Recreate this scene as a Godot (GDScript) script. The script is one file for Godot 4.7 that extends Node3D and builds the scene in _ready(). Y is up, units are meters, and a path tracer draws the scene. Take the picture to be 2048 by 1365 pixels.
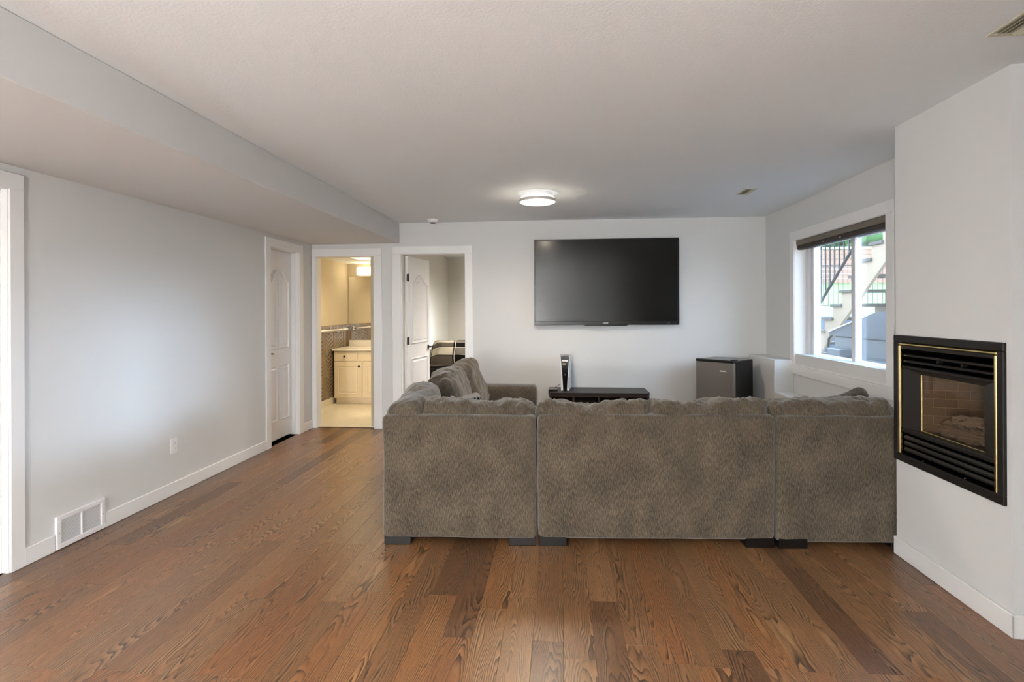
extends Node3D
# Basement living room seen from behind a sectional sofa. Metres, y up; the far wall is at z = ZB, the camera stands at x = z = 0.

const H := 2.443      # ceiling
const SY := 2.203     # underside of the boxed-in duct
const XL := -2.956    # left wall
const XS := -1.876    # inner face of the duct box
const ZB := -6.38     # far wall
const XR := 2.315     # right wall
const XC := 1.924     # face of the fireplace chase
const ZN := -2.512    # near face of the chase
const ZF := -3.325    # far face of the chase
const ZE := 3.1       # wall behind the camera

var M := {}
var used := {}
var rng := RandomNumberGenerator.new()

# ---------------------------------------------------------------- mesh builder
class MB:
	var v := PackedVector3Array()
	var n := PackedVector3Array()
	var uv := PackedVector2Array()
	var xf := Transform3D.IDENTITY

	func tri(a: Vector3, b: Vector3, c: Vector3, na: Vector3, nb: Vector3, nc: Vector3, ua := Vector2.ZERO, ub := Vector2.ZERO, uc := Vector2.ZERO):
		if (b - a).cross(c - a).dot(na + nb + nc) > 0.0:
			var t = b; b = c; c = t
			t = nb; nb = nc; nc = t
			var tu = ub; ub = uc; uc = tu
		v.append(xf * a); v.append(xf * b); v.append(xf * c)
		n.append((xf.basis * na).normalized()); n.append((xf.basis * nb).normalized()); n.append((xf.basis * nc).normalized())
		uv.append(ua); uv.append(ub); uv.append(uc)

	func flat(p: Vector3, nn: Vector3) -> Vector2:
		var a = nn.abs()
		if a.x >= a.y and a.x >= a.z: return Vector2(p.z, -p.y)
		if a.y >= a.z: return Vector2(p.x, p.z)
		return Vector2(p.x, -p.y)

	func quad(a: Vector3, b: Vector3, c: Vector3, d: Vector3, out: Vector3):
		var nn = (b - a).cross(c - a)
		if nn.length() < 1e-12: nn = (c - a).cross(d - a)
		nn = nn.normalized()
		if nn.dot(out) < 0.0: nn = -nn
		tri(a, b, c, nn, nn, nn, flat(a, nn), flat(b, nn), flat(c, nn))
		tri(a, c, d, nn, nn, nn, flat(a, nn), flat(c, nn), flat(d, nn))

	func poly3(pts: Array, out: Vector3):
		for i in range(1, pts.size() - 1):
			var nn = (pts[i] - pts[0]).cross(pts[i + 1] - pts[0]).normalized()
			if nn.dot(out) < 0.0: nn = -nn
			tri(pts[0], pts[i], pts[i + 1], nn, nn, nn, flat(pts[0], nn), flat(pts[i], nn), flat(pts[i + 1], nn))

	func box(lo: Vector3, hi: Vector3, b := 0.0):
		var l = Vector3(min(lo.x, hi.x), min(lo.y, hi.y), min(lo.z, hi.z))
		var h = Vector3(max(lo.x, hi.x), max(lo.y, hi.y), max(lo.z, hi.z))
		var c = (l + h) * 0.5
		var e = (h - l) * 0.5
		b = min(b, min(e.x, min(e.y, e.z)) * 0.98)
		for ax in 3:
			var u = (ax + 1) % 3
			var w = (ax + 2) % 3
			for s in [-1.0, 1.0]:
				var q := []
				for k in [[-1, -1], [1, -1], [1, 1], [-1, 1]]:
					var p = Vector3.ZERO
					p[ax] = s * e[ax]; p[u] = k[0] * (e[u] - b); p[w] = k[1] * (e[w] - b)
					q.append(c + p)
				var o = Vector3.ZERO; o[ax] = s
				quad(q[0], q[1], q[2], q[3], o)
		if b <= 0.0: return
		for ax in 3:          # edges that run along ax
			var u = (ax + 1) % 3
			var w = (ax + 2) % 3
			for su in [-1.0, 1.0]:
				for sw in [-1.0, 1.0]:
					var q := []
					for k in [[-1, 0], [1, 0], [1, 1], [-1, 1]]:
						var p = Vector3.ZERO
						p[ax] = k[0] * (e[ax] - b)
						p[u] = su * (e[u] - (b if k[1] == 1 else 0.0))
						p[w] = sw * (e[w] - (b if k[1] == 0 else 0.0))
						q.append(c + p)
					var o = Vector3.ZERO; o[u] = su; o[w] = sw
					quad(q[0], q[1], q[2], q[3], o)
		for sx in [-1.0, 1.0]:
			for sy in [-1.0, 1.0]:
				for sz in [-1.0, 1.0]:
					var s = Vector3(sx, sy, sz)
					var q := []
					for ax in 3:
						var p = Vector3.ZERO
						for k in 3: p[k] = s[k] * (e[k] - (0.0 if k == ax else b))
						q.append(c + p)
					poly3(q, s)

	# a flat outline pushed along z from z0 to z1
	func prism(outline: PackedVector2Array, z0: float, z1: float, smooth := false):
		var idx = Geometry2D.triangulate_polygon(outline)
		for s in 2:
			var z = z0 if s == 0 else z1
			var o = Vector3(0, 0, sign(z - (z1 if s == 0 else z0)))
			for i in range(0, idx.size(), 3):
				var p := []
				for k in 3: p.append(Vector3(outline[idx[i + k]].x, outline[idx[i + k]].y, z))
				tri(p[0], p[1], p[2], o, o, o, flat(p[0], o), flat(p[1], o), flat(p[2], o))
		var area := 0.0
		var m = outline.size()
		for i in m:
			var a = outline[i]; var b = outline[(i + 1) % m]
			area += a.x * b.y - a.y * b.x
		var sg = 1.0 if area > 0 else -1.0
		var nr := []
		for i in m:
			var d = (outline[(i + 1) % m] - outline[i]).normalized()
			nr.append(Vector3(d.y, -d.x, 0) * sg)
		for i in m:
			var a = outline[i]; var b = outline[(i + 1) % m]
			var n0 = nr[i]; var n1 = nr[i]
			if smooth:
				if nr[(i + m - 1) % m].dot(nr[i]) > 0.6: n0 = (nr[(i + m - 1) % m] + nr[i]).normalized()
				if nr[(i + 1) % m].dot(nr[i]) > 0.6: n1 = (nr[(i + 1) % m] + nr[i]).normalized()
			var A = Vector3(a.x, a.y, z0); var B = Vector3(b.x, b.y, z0); var C = Vector3(b.x, b.y, z1); var D = Vector3(a.x, a.y, z1)
			tri(A, B, C, n0, n1, n1, flat(A, n0), flat(B, n0), flat(C, n0))
			tri(A, C, D, n0, n1, n0, flat(A, n0), flat(C, n0), flat(D, n0))

	# profile of (radius, height) turned round y
	func lathe(prof: Array, seg := 40):
		for i in prof.size() - 1:
			var p = prof[i]; var q = prof[i + 1]
			var d = q - p
			var nn = Vector2(d.y, -d.x).normalized()
			for k in seg:
				var a0 = TAU * k / seg; var a1 = TAU * (k + 1) / seg
				var c0 = Vector3(cos(a0), 0, sin(a0)); var c1 = Vector3(cos(a1), 0, sin(a1))
				var A = c0 * p.x + Vector3(0, p.y, 0); var B = c1 * p.x + Vector3(0, p.y, 0)
				var C = c1 * q.x + Vector3(0, q.y, 0); var D = c0 * q.x + Vector3(0, q.y, 0)
				var n0 = c0 * nn.x + Vector3(0, nn.y, 0); var n1 = c1 * nn.x + Vector3(0, nn.y, 0)
				if p.x > 1e-6: tri(A, B, C, n0, n1, n1)
				if q.x > 1e-6: tri(A, C, D, n0, n1, n0)

	func tube(pts: Array, r: float, seg := 10, r_end := -1.0):
		var m = pts.size()
		var rings := []
		var up = Vector3(0.123, 0.97, 0.21).normalized()
		for i in m:
			var t = (pts[min(i + 1, m - 1)] - pts[max(i - 1, 0)]).normalized()
			if abs(t.dot(up)) > 0.95: up = Vector3(0.97, 0.1, 0.2).normalized()
			var a = up.cross(t).normalized()
			var b = t.cross(a).normalized()
			up = b
			var rr = r if r_end < 0 else lerp(r, r_end, float(i) / (m - 1))
			var ring := []
			for k in seg:
				var an = TAU * k / seg
				ring.append([pts[i] + (a * cos(an) + b * sin(an)) * rr, a * cos(an) + b * sin(an)])
			rings.append(ring)
		for i in m - 1:
			for k in seg:
				var A = rings[i][k]; var B = rings[i][(k + 1) % seg]; var C = rings[i + 1][(k + 1) % seg]; var D = rings[i + 1][k]
				tri(A[0], B[0], C[0], A[1], B[1], C[1])
				tri(A[0], C[0], D[0], A[1], C[1], D[1])
		for e in [0, m - 1]:
			var t = (pts[0] - pts[1]) if e == 0 else (pts[m - 1] - pts[m - 2])
			for k in seg: tri(pts[e], rings[e][k][0], rings[e][(k + 1) % seg][0], t, t, t)

	# a small profile (x outward from the path's inside, y along nrm) swept round a closed flat loop
	func loop_sweep(pts: Array, nrm: Vector3, prof: Array):
		var m = pts.size()
		var cen = Vector3.ZERO
		for p in pts: cen += p / m
		var mit := []
		for i in m:
			var d0 = (pts[i] - pts[(i + m - 1) % m]).normalized()
			var d1 = (pts[(i + 1) % m] - pts[i]).normalized()
			var o0 = d0.cross(nrm).normalized(); var o1 = d1.cross(nrm).normalized()
			var o = (o0 + o1).normalized()
			mit.append(o / max(0.3, o.dot(o1)))
		var area = Vector3.ZERO
		for i in m: area += (pts[i] - cen).cross(pts[(i + 1) % m] - cen)
		var sg = 1.0 if area.dot(nrm) > 0 else -1.0
		for i in m:
			var j = (i + 1) % m
			for k in prof.size() - 1:
				var A = pts[i] + mit[i] * sg * prof[k].x + nrm * prof[k].y
				var B = pts[j] + mit[j] * sg * prof[k].x + nrm * prof[k].y
				var C = pts[j] + mit[j] * sg * prof[k + 1].x + nrm * prof[k + 1].y
				var D = pts[i] + mit[i] * sg * prof[k + 1].x + nrm * prof[k + 1].y
				var d = prof[k + 1] - prof[k]
				var o = mit[i] * sg * -d.y + nrm * d.x
				quad(A, B, C, D, o if d.x >= 0 else -o)

	# a soft rounded block; push(p, out) moves each point; normals are shared where points meet
	func cushion(size: Vector3, r: float, seg: Vector3i, push: Callable):
		var half = size * 0.5
		r = min(r, min(half.x, min(half.y, half.z)))
		var P := []
		var T := []
		for ax in 3:
			var u = (ax + 1) % 3
			var w = (ax + 2) % 3
			for s in [-1.0, 1.0]:
				var nu = seg[u]; var nw = seg[w]
				var g := []
				for i in nu + 1:
					var row := []
					for j in nw + 1:
						var p = Vector3.ZERO
						p[ax] = s * half[ax]
						var a = -1.0 + 2.0 * i / nu; var b = -1.0 + 2.0 * j / nw
						p[u] = half[u] * lerp(a, sin(a * PI / 2), 0.75)
						p[w] = half[w] * lerp(b, sin(b * PI / 2), 0.75)
						var inner = p.clamp(-(half - Vector3.ONE * r), half - Vector3.ONE * r)
						var dir = p - inner
						var o = dir.normalized()
						var q = inner + o * r
						q = push.call(q, o)
						row.append(P.size()); P.append([q, o])
					g.append(row)
				for i in nu:
					for j in nw:
						T.append([g[i][j], g[i + 1][j], g[i + 1][j + 1]])
						T.append([g[i][j], g[i + 1][j + 1], g[i][j + 1]])
		var acc := {}
		for t in T:
			var a = P[t[0]][0]; var b = P[t[1]][0]; var c = P[t[2]][0]
			var nn = (b - a).cross(c - a)
			if nn.dot(P[t[0]][1] + P[t[1]][1] + P[t[2]][1]) < 0: nn = -nn
			for k in t:
				var key = Vector3i((P[k][0] * 20000.0).round())
				acc[key] = acc.get(key, Vector3.ZERO) + nn
		for t in T:
			var a = P[t[0]][0]; var b = P[t[1]][0]; var c = P[t[2]][0]
			if (b - a).cross(c - a).length() < 1e-12: continue
			var nn := []
			for k in t: nn.append(acc[Vector3i((P[k][0] * 20000.0).round())].normalized())
			tri(a, b, c, nn[0], nn[1], nn[2], Vector2(a.x, -a.y), Vector2(b.x, -b.y), Vector2(c.x, -c.y))

	func mesh() -> ArrayMesh:
		var arr := []
		arr.resize(Mesh.ARRAY_MAX)
		arr[Mesh.ARRAY_VERTEX] = v
		arr[Mesh.ARRAY_NORMAL] = n
		arr[Mesh.ARRAY_TEX_UV] = uv
		var m := ArrayMesh.new()
		m.add_surface_from_arrays(Mesh.PRIMITIVE_TRIANGLES, arr)
		return m

# ---------------------------------------------------------------- scene helpers
func numbered(called: String, parent: Node) -> String:
	var key = str(parent.get_instance_id()) + "/" + called
	var k = used.get(key, 0)
	used[key] = k + 1
	return called if k == 0 else "%s_%03d" % [called, k]

func put(called: String, mesh: Mesh, mat: Material, parent: Node = self) -> MeshInstance3D:
	var o := MeshInstance3D.new()
	o.name = numbered(called, parent)
	o.mesh = mesh
	o.material_override = mat
	o.cast_shadow = GeometryInstance3D.SHADOW_CASTING_SETTING_ON
	parent.add_child(o, true)
	return o

func obj(called: String, mb: MB, mat: Material, parent: Node = self) -> MeshInstance3D:
	return put(called, mb.mesh(), mat, parent)

func bx(called: String, lo: Vector3, hi: Vector3, mat: Material, parent: Node = self, bev := 0.0) -> MeshInstance3D:
	var mb := MB.new()
	mb.box(lo, hi, bev)
	return obj(called, mb, mat, parent)

func tag(o: Node, label: String, category: String, group := "", kind := "") -> Node:
	o.set_meta("label", label)
	o.set_meta("category", category)
	if group != "": o.set_meta("group", group)
	if kind != "": o.set_meta("kind", kind)
	return o

func thing(called: String, label: String, category: String, at := Vector3.ZERO, turn := 0.0, group := "", kind := "") -> Node3D:
	var o := Node3D.new()
	o.name = numbered(called, self)
	add_child(o, true)
	o.position = at
	o.rotation.y = turn
	tag(o, label, category, group, kind)
	return o

func mat(c: Color, rough := 0.6, metal := 0.0, spec := 0.5) -> StandardMaterial3D:
	var m := StandardMaterial3D.new()
	m.albedo_color = c
	m.roughness = rough
	m.metallic = metal
	m.metallic_specular = spec
	return m

func noise(seed_: int, freq: float, oct := 3) -> FastNoiseLite:
	var f := FastNoiseLite.new()
	f.seed = seed_
	f.noise_type = FastNoiseLite.TYPE_SIMPLEX_SMOOTH
	f.frequency = freq
	f.fractal_octaves = oct
	return f

func tex(img: Image) -> ImageTexture:
	img.generate_mipmaps()
	return ImageTexture.create_from_image(img)

func image_from(w: int, h: int, data: PackedByteArray) -> Image:
	return Image.create_from_data(w, h, false, Image.FORMAT_RGB8, data)

# ---------------------------------------------------------------- scene
func _ready():
	rng.seed = 7
	camera_and_light()
	materials()
	shell()
	floor_planks()
	bathroom()
	bedroom()
	doors()
	window_and_outside()
	fireplace()
	sofa()
	far_wall_things()
	small_fittings()

func camera_and_light():
	var cam := Camera3D.new()
	cam.name = "camera"
	add_child(cam, true)
	cam.near = 0.05
	cam.far = 200.0
	cam.position = Vector3(0, 1.405, 0)
	cam.basis = Basis(Vector3.UP, 0.0846) * Basis(Vector3(0, 0, 1), -0.0046)
	cam.projection = Camera3D.PROJECTION_FRUSTUM
	cam.size = 0.05 * 1365.0 / 1100.0
	cam.frustum_offset = Vector2(0, -0.05 * 61.8 / 1100.0)
	cam.current = true

	var env := Environment.new()
	env.tonemap_mode = Environment.TONE_MAPPER_LINEAR
	env.tonemap_exposure = EXPOSURE
	env.background_mode = Environment.BG_SKY
	env.sdfgi_enabled = true
	env.ssao_enabled = true
	env.ssil_enabled = true
	var sm := ProceduralSkyMaterial.new()
	sm.sky_top_color = Color(0.72, 0.85, 1.0)
	sm.sky_horizon_color = Color(0.9, 0.95, 1.0)
	sm.ground_horizon_color = Color(0.8, 0.84, 0.86)
	sm.ground_bottom_color = Color(0.45, 0.46, 0.45)
	sm.sky_energy_multiplier = SKY
	sm.ground_energy_multiplier = SKY
	sm.sun_angle_max = 1.0
	var sky := Sky.new()
	sky.sky_material = sm
	env.sky = sky
	var we := WorldEnvironment.new()
	we.name = "world_environment"
	we.environment = env
	add_child(we, true)
	# unseen low sky glow beyond the sliding window, placed to light the left wall
	var glow := DirectionalLight3D.new()
	glow.name = "daylight"
	glow.light_color = Color(0.78, 0.89, 1.0)
	glow.light_energy = GLOW
	glow.light_angular_distance = 13.0
	glow.sky_mode = DirectionalLight3D.SKY_MODE_LIGHT_ONLY
	glow.shadow_enabled = true
	add_child(glow, true)
	glow.look_at_from_position(Vector3(10, 3, -8), Vector3(10, 3, -8) + Vector3(-5.27, -0.72, 1.2))

const EXPOSURE := 2.98
const SKY := 1.75
const LAMP := 0.85
const FILL_UPLIGHT := 6.0
const FILL_GLOBE := 3.3
const GLOW := 0.40
const BATH_LAMP := 0.12

func materials():
	M.wall = mat(Color(0.855, 0.858, 0.858), 0.75, 0.0, 0.3)
	M.trim = mat(Color(0.93, 0.93, 0.93), 0.35)
	M.ceiling = mat(Color(0.93, 0.95, 0.962), 0.85, 0.0, 0.2)  # cool tint put into the paint to offset warm floor bounce
	var hn := NoiseTexture2D.new()
	hn.width = 512; hn.height = 512; hn.seamless = true
	hn.noise = noise(5, 0.045, 4)
	hn.as_normal_map = true
	hn.bump_strength = 3.0
	M.ceiling.normal_enabled = true
	M.ceiling.normal_texture = hn
	M.ceiling.normal_scale = 0.22
	M.ceiling.uv1_triplanar = true
	M.ceiling.uv1_scale = Vector3.ONE * 2.4
	M.door = mat(Color(0.93, 0.925, 0.92), 0.35)
	M.black = mat(Color(0.045, 0.043, 0.042), 0.45)
	M.blacksteel = mat(Color(0.115, 0.108, 0.103), 0.5, 0.0, 0.4)
	M.deep = mat(Color(0.02, 0.02, 0.02), 0.9, 0.0, 0.1)
	M.bronze = mat(Color(0.07, 0.055, 0.05), 0.35, 0.4)
	M.brass = mat(Color(0.83, 0.76, 0.55), 0.25, 1.0)
	M.whiteplastic = mat(Color(0.93, 0.93, 0.94), 0.35)
	M.greyplastic = mat(Color(0.5, 0.5, 0.5), 0.5)
	M.vinylframe = mat(Color(0.86, 0.86, 0.87), 0.35)
	M.chrome = mat(Color(0.85, 0.85, 0.86), 0.12, 1.0)
	M.glass = mat(Color(0.9, 0.95, 0.97, 0.06), 0.02)
	M.glass.transparency = BaseMaterial3D.TRANSPARENCY_ALPHA
	M.darkglass = mat(Color(0.4, 0.33, 0.26, 0.06), 0.03, 0.0, 0.3)
	M.darkglass.transparency = BaseMaterial3D.TRANSPARENCY_ALPHA
	M.mirror = mat(Color(0.93, 0.93, 0.92), 0.01, 1.0)
	M.tan = mat(Color(0.80, 0.755, 0.665), 0.75, 0.0, 0.3)
	M.cabinet = mat(Color(0.95, 0.89, 0.77), 0.45)
	M.counter = mat(Color(0.93, 0.91, 0.86), 0.25)
	M.bedroomwall = mat(Color(0.84, 0.82, 0.77), 0.8, 0.0, 0.3)
	M.fabric = fabric(Color(0.345, 0.31, 0.265), 11)
	M.fabric_dark = mat(Color(0.1, 0.09, 0.09), 0.95, 0.0, 0.1)
	M.footblock = mat(Color(0.06, 0.05, 0.048), 0.3)
	M.espresso = mat(Color(0.115, 0.082, 0.068), 0.42)
	M.espresso_edge = mat(Color(0.2, 0.14, 0.105), 0.5)
	M.screen = mat(Color(0.014, 0.012, 0.011), 0.2, 0.0, 0.5)
	M.stainless = mat(Color(0.58, 0.565, 0.55), 0.33, 0.55)
	M.blind = mat(Color(0.23, 0.195, 0.165), 0.6)

# chenille: upright streaks over soft blotches of brushed pile
func fabric(c: Color, sd: int) -> StandardMaterial3D:
	var W := 1024
	var a = noise(sd, 0.3, 2).get_seamless_image(W, 170)
	a.resize(W, W, Image.INTERPOLATE_BILINEAR)
	var f = noise(sd + 1, 0.6, 1).get_seamless_image(W, 400)
	f.resize(W, W, Image.INTERPOLATE_BILINEAR)
	var b = noise(sd + 2, 0.007, 3).get_seamless_image(W, 640)
	b.resize(W, W, Image.INTERPOLATE_BILINEAR)
	for i in [a, f, b]: i.convert(Image.FORMAT_L8)
	var da = a.get_data(); var df = f.get_data(); var db = b.get_data()
	var out := PackedByteArray()
	out.resize(W * W * 3)
	for i in W * W:
		var k = 1.0 + (da[i] - 128) * 0.0032 + (df[i] - 128) * 0.002 + (db[i] - 128) * 0.0011
		out[i * 3] = clampi(int(c.r * 255 * k), 0, 255)
		out[i * 3 + 1] = clampi(int(c.g * 255 * k), 0, 255)
		out[i * 3 + 2] = clampi(int(c.b * 255 * (k * 0.97 + 0.03)), 0, 255)
	var m := mat(Color.WHITE, 0.95, 0.0, 0.15)
	m.albedo_texture = tex(image_from(W, W, out))
	m.uv1_triplanar = true
	m.uv1_triplanar_sharpness = 6.0
	m.uv1_scale = Vector3.ONE * 0.62
	m.rim_enabled = true
	m.rim = 0.7
	return m

# one board's print: growth rings cut lengthways, pores and a little mottling; u across, v along
func plank_image(sd: int) -> Image:
	var W := 112; var L := 1024
	var r := RandomNumberGenerator.new()
	r.seed = sd * 977 + 3
	var warp := noise(sd, 1.0, 2)
	var pore := noise(sd + 50, 1.0, 2)
	var tone := noise(sd + 90, 1.0, 2)
	var cx = r.randf_range(-0.2, 1.2)
	var y0 = r.randf_range(0.0, 1.0)
	var slope = r.randf_range(0.035, 0.09) * (1 if r.randf() < 0.5 else -1)
	var off = r.randf_range(0.0, 0.04)
	var period = r.randf_range(0.0062, 0.0092)
	var out := PackedByteArray()
	out.resize(W * L * 3)
	var base := Vector3(0.61, 0.44, 0.29)
	var dark := Vector3(0.255, 0.17, 0.108)
	var lite := Vector3(0.72, 0.55, 0.38)
	for j in L:
		var y = float(j) / L * 1.21
		var d = off + absf(slope) * absf(y - y0 * 1.21)
		for i in W:
			var x = (float(i) / W - cx) * 0.13
			var wn = warp.get_noise_2d(x * 7.0 + 7.0, y * 1.3) * 0.024 + warp.get_noise_2d(x * 36.0, y * 5.0) * 0.0032
			var rr = sqrt(x * x * 1.15 + d * d) + wn + y * 0.003
			var ph = rr / period
			var fr = ph - floor(ph)
			var line = pow(fr, 2.6) * (1.0 - smoothstep(0.9, 1.0, fr))
			var p = pore.get_noise_2d(x * 620.0, y * 16.0)
			var t = tone.get_noise_2d(x * 14.0, y * 2.2)
			line = clampf(line * 1.1 * (0.8 + t * 1.1) + maxf(p - 0.1, 0.0) * 0.7, 0.0, 0.95)
			var c = base.lerp(lite, clampf(0.28 + t * 0.9 - fr * 0.15, 0.0, 1.0)).lerp(dark, line)
			var q = (j * W + i) * 3
			out[q] = clampi(int(c.x * 255), 0, 255)
			out[q + 1] = clampi(int(c.y * 255), 0, 255)
			out[q + 2] = clampi(int(c.z * 255), 0, 255)
	return image_from(W, L, out)

func shell():
	# left wall with a doorway near the camera and the closet doorway; the far wall with two doorways
	var t = 0.13
	var mb := MB.new()
	for s in [[ZE, -1.93, 0.0, H], [-1.93, -2.722, 2.074, H], [-2.722, -5.42, 0.0, H], [-5.42, -6.046, 2.074, H], [-6.046, ZB, 0.0, H]]:
		mb.box(Vector3(XL - t, s[2], s[0]), Vector3(XL, s[3] + 0.1, s[1]))
	tag(obj("wall_left", mb, M.wall), "long white left wall with a floor register and two doorways", "wall", "", "structure")
	mb = MB.new()
	for s in [[-3.55, -2.897, 0.0, H], [-2.897, -2.19, 2.057, H], [-2.19, -1.857, 0.0, H], [-1.857, -1.091, 2.074, H], [-1.091, XR + 0.25, 0.0, H]]:
		mb.box(Vector3(s[0], s[2], ZB - 0.12), Vector3(s[1], s[3] + 0.1, ZB))
	tag(obj("wall_back", mb, M.wall), "white far wall behind the mounted television with two open doorways", "wall", "", "structure")
	mb = MB.new()
	for s in [[ZE, 2.9, 0.0, H], [2.9, 1.5, 2.1, H], [1.5, -4.095, 0.0, H], [-4.095, -5.62, 0.0, 0.865], [-4.095, -5.62, 2.075, H], [-5.62, ZB - 0.12, 0.0, H]]:  # gap behind the camera is an unseen patio opening that lets daylight in
		mb.box(Vector3(XR, s[2], s[0]), Vector3(XR + 0.24, s[3] + 0.1, s[1]))
	tag(obj("wall_right", mb, M.wall), "white right wall holding the sliding window", "wall", "", "structure")
	mb = MB.new()
	for s in [[XL - t, XR + 0.24, 0.0, H]]:
		mb.box(Vector3(s[0], s[2], ZE), Vector3(s[1], s[3] + 0.1, ZE + 0.15))
	tag(obj("wall_front", mb, M.wall), "white wall behind the camera", "wall", "", "structure")
	tag(bx("wall_added_blocker", Vector3(1.2, 0, -1.2), Vector3(XR, H, 0.7), M.wall), "white block out of view beside the camera, added to shade the fireplace chase", "wall", "", "structure")  # added block, out of view, shades the near face of the chase
	tag(bx("ceiling", Vector3(XL - t, H, ZB - 0.12), Vector3(XR + 0.24, H + 0.12, ZE + 0.15), M.ceiling), "white knockdown textured ceiling", "ceiling", "", "structure")
	tag(bx("ceiling_bulkhead", Vector3(XL, SY, ZB), Vector3(XS, H, ZE), M.wall, self, 0.004), "long white boxed bulkhead under the ceiling along the left wall", "bulkhead", "", "structure")
	# fireplace chase: a box with a hole for the insert
	mb = MB.new()
	mb.box(Vector3(XC, 0, ZN), Vector3(XC + 0.02, 0.575, ZF), 0.0)
	mb.box(Vector3(XC, 1.225, ZN), Vector3(XC + 0.02, H, ZF), 0.0)
	mb.box(Vector3(XC, 0.575, ZN), Vector3(XC + 0.02, 1.225, -2.57), 0.0)
	mb.box(Vector3(XC, 0.575, -3.29), Vector3(XC + 0.02, 1.225, ZF), 0.0)
	mb.box(Vector3(XC + 0.02, 0, ZN), Vector3(XR, H, ZN - 0.02), 0.0)
	mb.box(Vector3(XC + 0.02, 0, ZF + 0.02), Vector3(XR, H, ZF), 0.0)
	tag(obj("wall_fireplace", mb, M.wall), "white boxed chimney chase that holds the gas fireplace", "wall", "", "structure")
	# foundation ledge in the far right corner
	mb = MB.new()
	mb.box(Vector3(2.131, 0, -5.66), Vector3(XR, 0.9, ZB), 0.006)
	mb.box(Vector3(2.131, 0, ZF), Vector3(XR, 0.585, -5.66), 0.006)
	tag(obj("wall_ledge", mb, M.wall), "white stepped foundation ledge in the corner under the window", "ledge", "", "structure")
	# baseboards
	var bh = 0.1; var bt = 0.014
	mb = MB.new()
	for s in [[-2.80, -2.985], [-3.34, -5.322]]: mb.box(Vector3(XL, 0, s[0]), Vector3(XL + bt, bh, s[1]), 0.004)
	mb.box(Vector3(XL, 0, -6.143), Vector3(XL + bt, bh, ZB), 0.004)
	mb.box(Vector3(XL, 0, -1.83), Vector3(XL + bt, bh, ZE), 0.004)
	tag(obj("baseboard_left", mb, M.trim), "white baseboard along the left wall", "baseboard", "", "structure")
	mb = MB.new()
	mb.box(Vector3(-2.087, 0, ZB), Vector3(-1.969, bh, ZB + bt), 0.004)
	mb.box(Vector3(-0.995, 0, ZB), Vector3(2.131, bh, ZB + bt), 0.004)
	tag(obj("baseboard_back", mb, M.trim), "white baseboard along the far wall", "baseboard", "", "structure")
	mb = MB.new()
	mb.box(Vector3(XC - bt, 0, ZN + bt), Vector3(XC, bh, ZF - bt), 0.004)
	mb.box(Vector3(XC - bt, 0, ZN), Vector3(XR, bh, ZN + bt), 0.004)
	mb.box(Vector3(XC - bt, 0, ZF - bt), Vector3(XR - 0.2, bh, ZF), 0.004)
	tag(obj("baseboard_fireplace", mb, M.trim), "white baseboard round the foot of the fireplace chase", "baseboard", "", "structure")
	# door casings: three flat boards and the jamb lining of each opening
	casing_x("trim_1", -2.722, -1.93, 2.074, 0.082, "white casing of the doorway at the left edge of the photo")
	casing_x("trim_2", -6.046, -5.42, 2.074, 0.095, "white casing round the closed closet door")
	casing_z("trim_3", -2.897, -2.19, 2.057, [0.055, 0.1], "white casing round the bathroom doorway")
	casing_z("trim_4", -1.857, -1.091, 2.074, [0.105, 0.092], "white casing round the bedroom doorway")

func casing_x(called: String, z0: float, z1: float, top: float, w: float, label: String):
	var t = thing(called, label, "door casing", Vector3(XL, 0, (z0 + z1) / 2), 0.0, "", "structure")
	var d = (z1 - z0) / 2
	var p = 0.014
	for s in [-1, 1]: bx("casing_board", Vector3(0, 0, s * d), Vector3(p, top, s * (d + w)), M.trim, t, 0.003)
	bx("head_board", Vector3(0, top, -d - w), Vector3(p, top + 0.088, d + w), M.trim, t, 0.003)
	var j := MB.new()
	for s in [-1, 1]: j.box(Vector3(-0.13, 0, s * (d - 0.004)), Vector3(0.002, top, s * (d + 0.001)))
	j.box(Vector3(-0.13, top - 0.004, -d), Vector3(0.002, top + 0.001, d))
	for s in [-1, 1]: j.box(Vector3(-0.05, 0, s * (d - 0.014)), Vector3(-0.036, top, s * d), 0.002)
	j.box(Vector3(-0.05, top - 0.014, -d), Vector3(-0.036, top, d), 0.002)
	obj("jamb", j, M.trim, t)

func casing_z(called: String, x0: float, x1: float, top: float, w: Array, label: String):
	var t = thing(called, label, "door casing", Vector3((x0 + x1) / 2, 0, ZB), 0.0, "", "structure")
	var d = (x1 - x0) / 2
	var p = 0.014
	bx("casing_board", Vector3(-d - w[0], 0, 0), Vector3(-d, top, p), M.trim, t, 0.003)
	bx("casing_board", Vector3(d, 0, 0), Vector3(d + w[1], top, p), M.trim, t, 0.003)
	bx("head_board", Vector3(-d - w[0], top, 0), Vector3(d + w[1], top + 0.092, p), M.trim, t, 0.003)
	var j := MB.new()
	for s in [-1, 1]: j.box(Vector3(s * (d - 0.004), 0, -0.122), Vector3(s * (d + 0.001), top, 0.002))
	j.box(Vector3(-d, top - 0.004, -0.122), Vector3(d, top + 0.001, 0.002))
	obj("jamb", j, M.trim, t)

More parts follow.
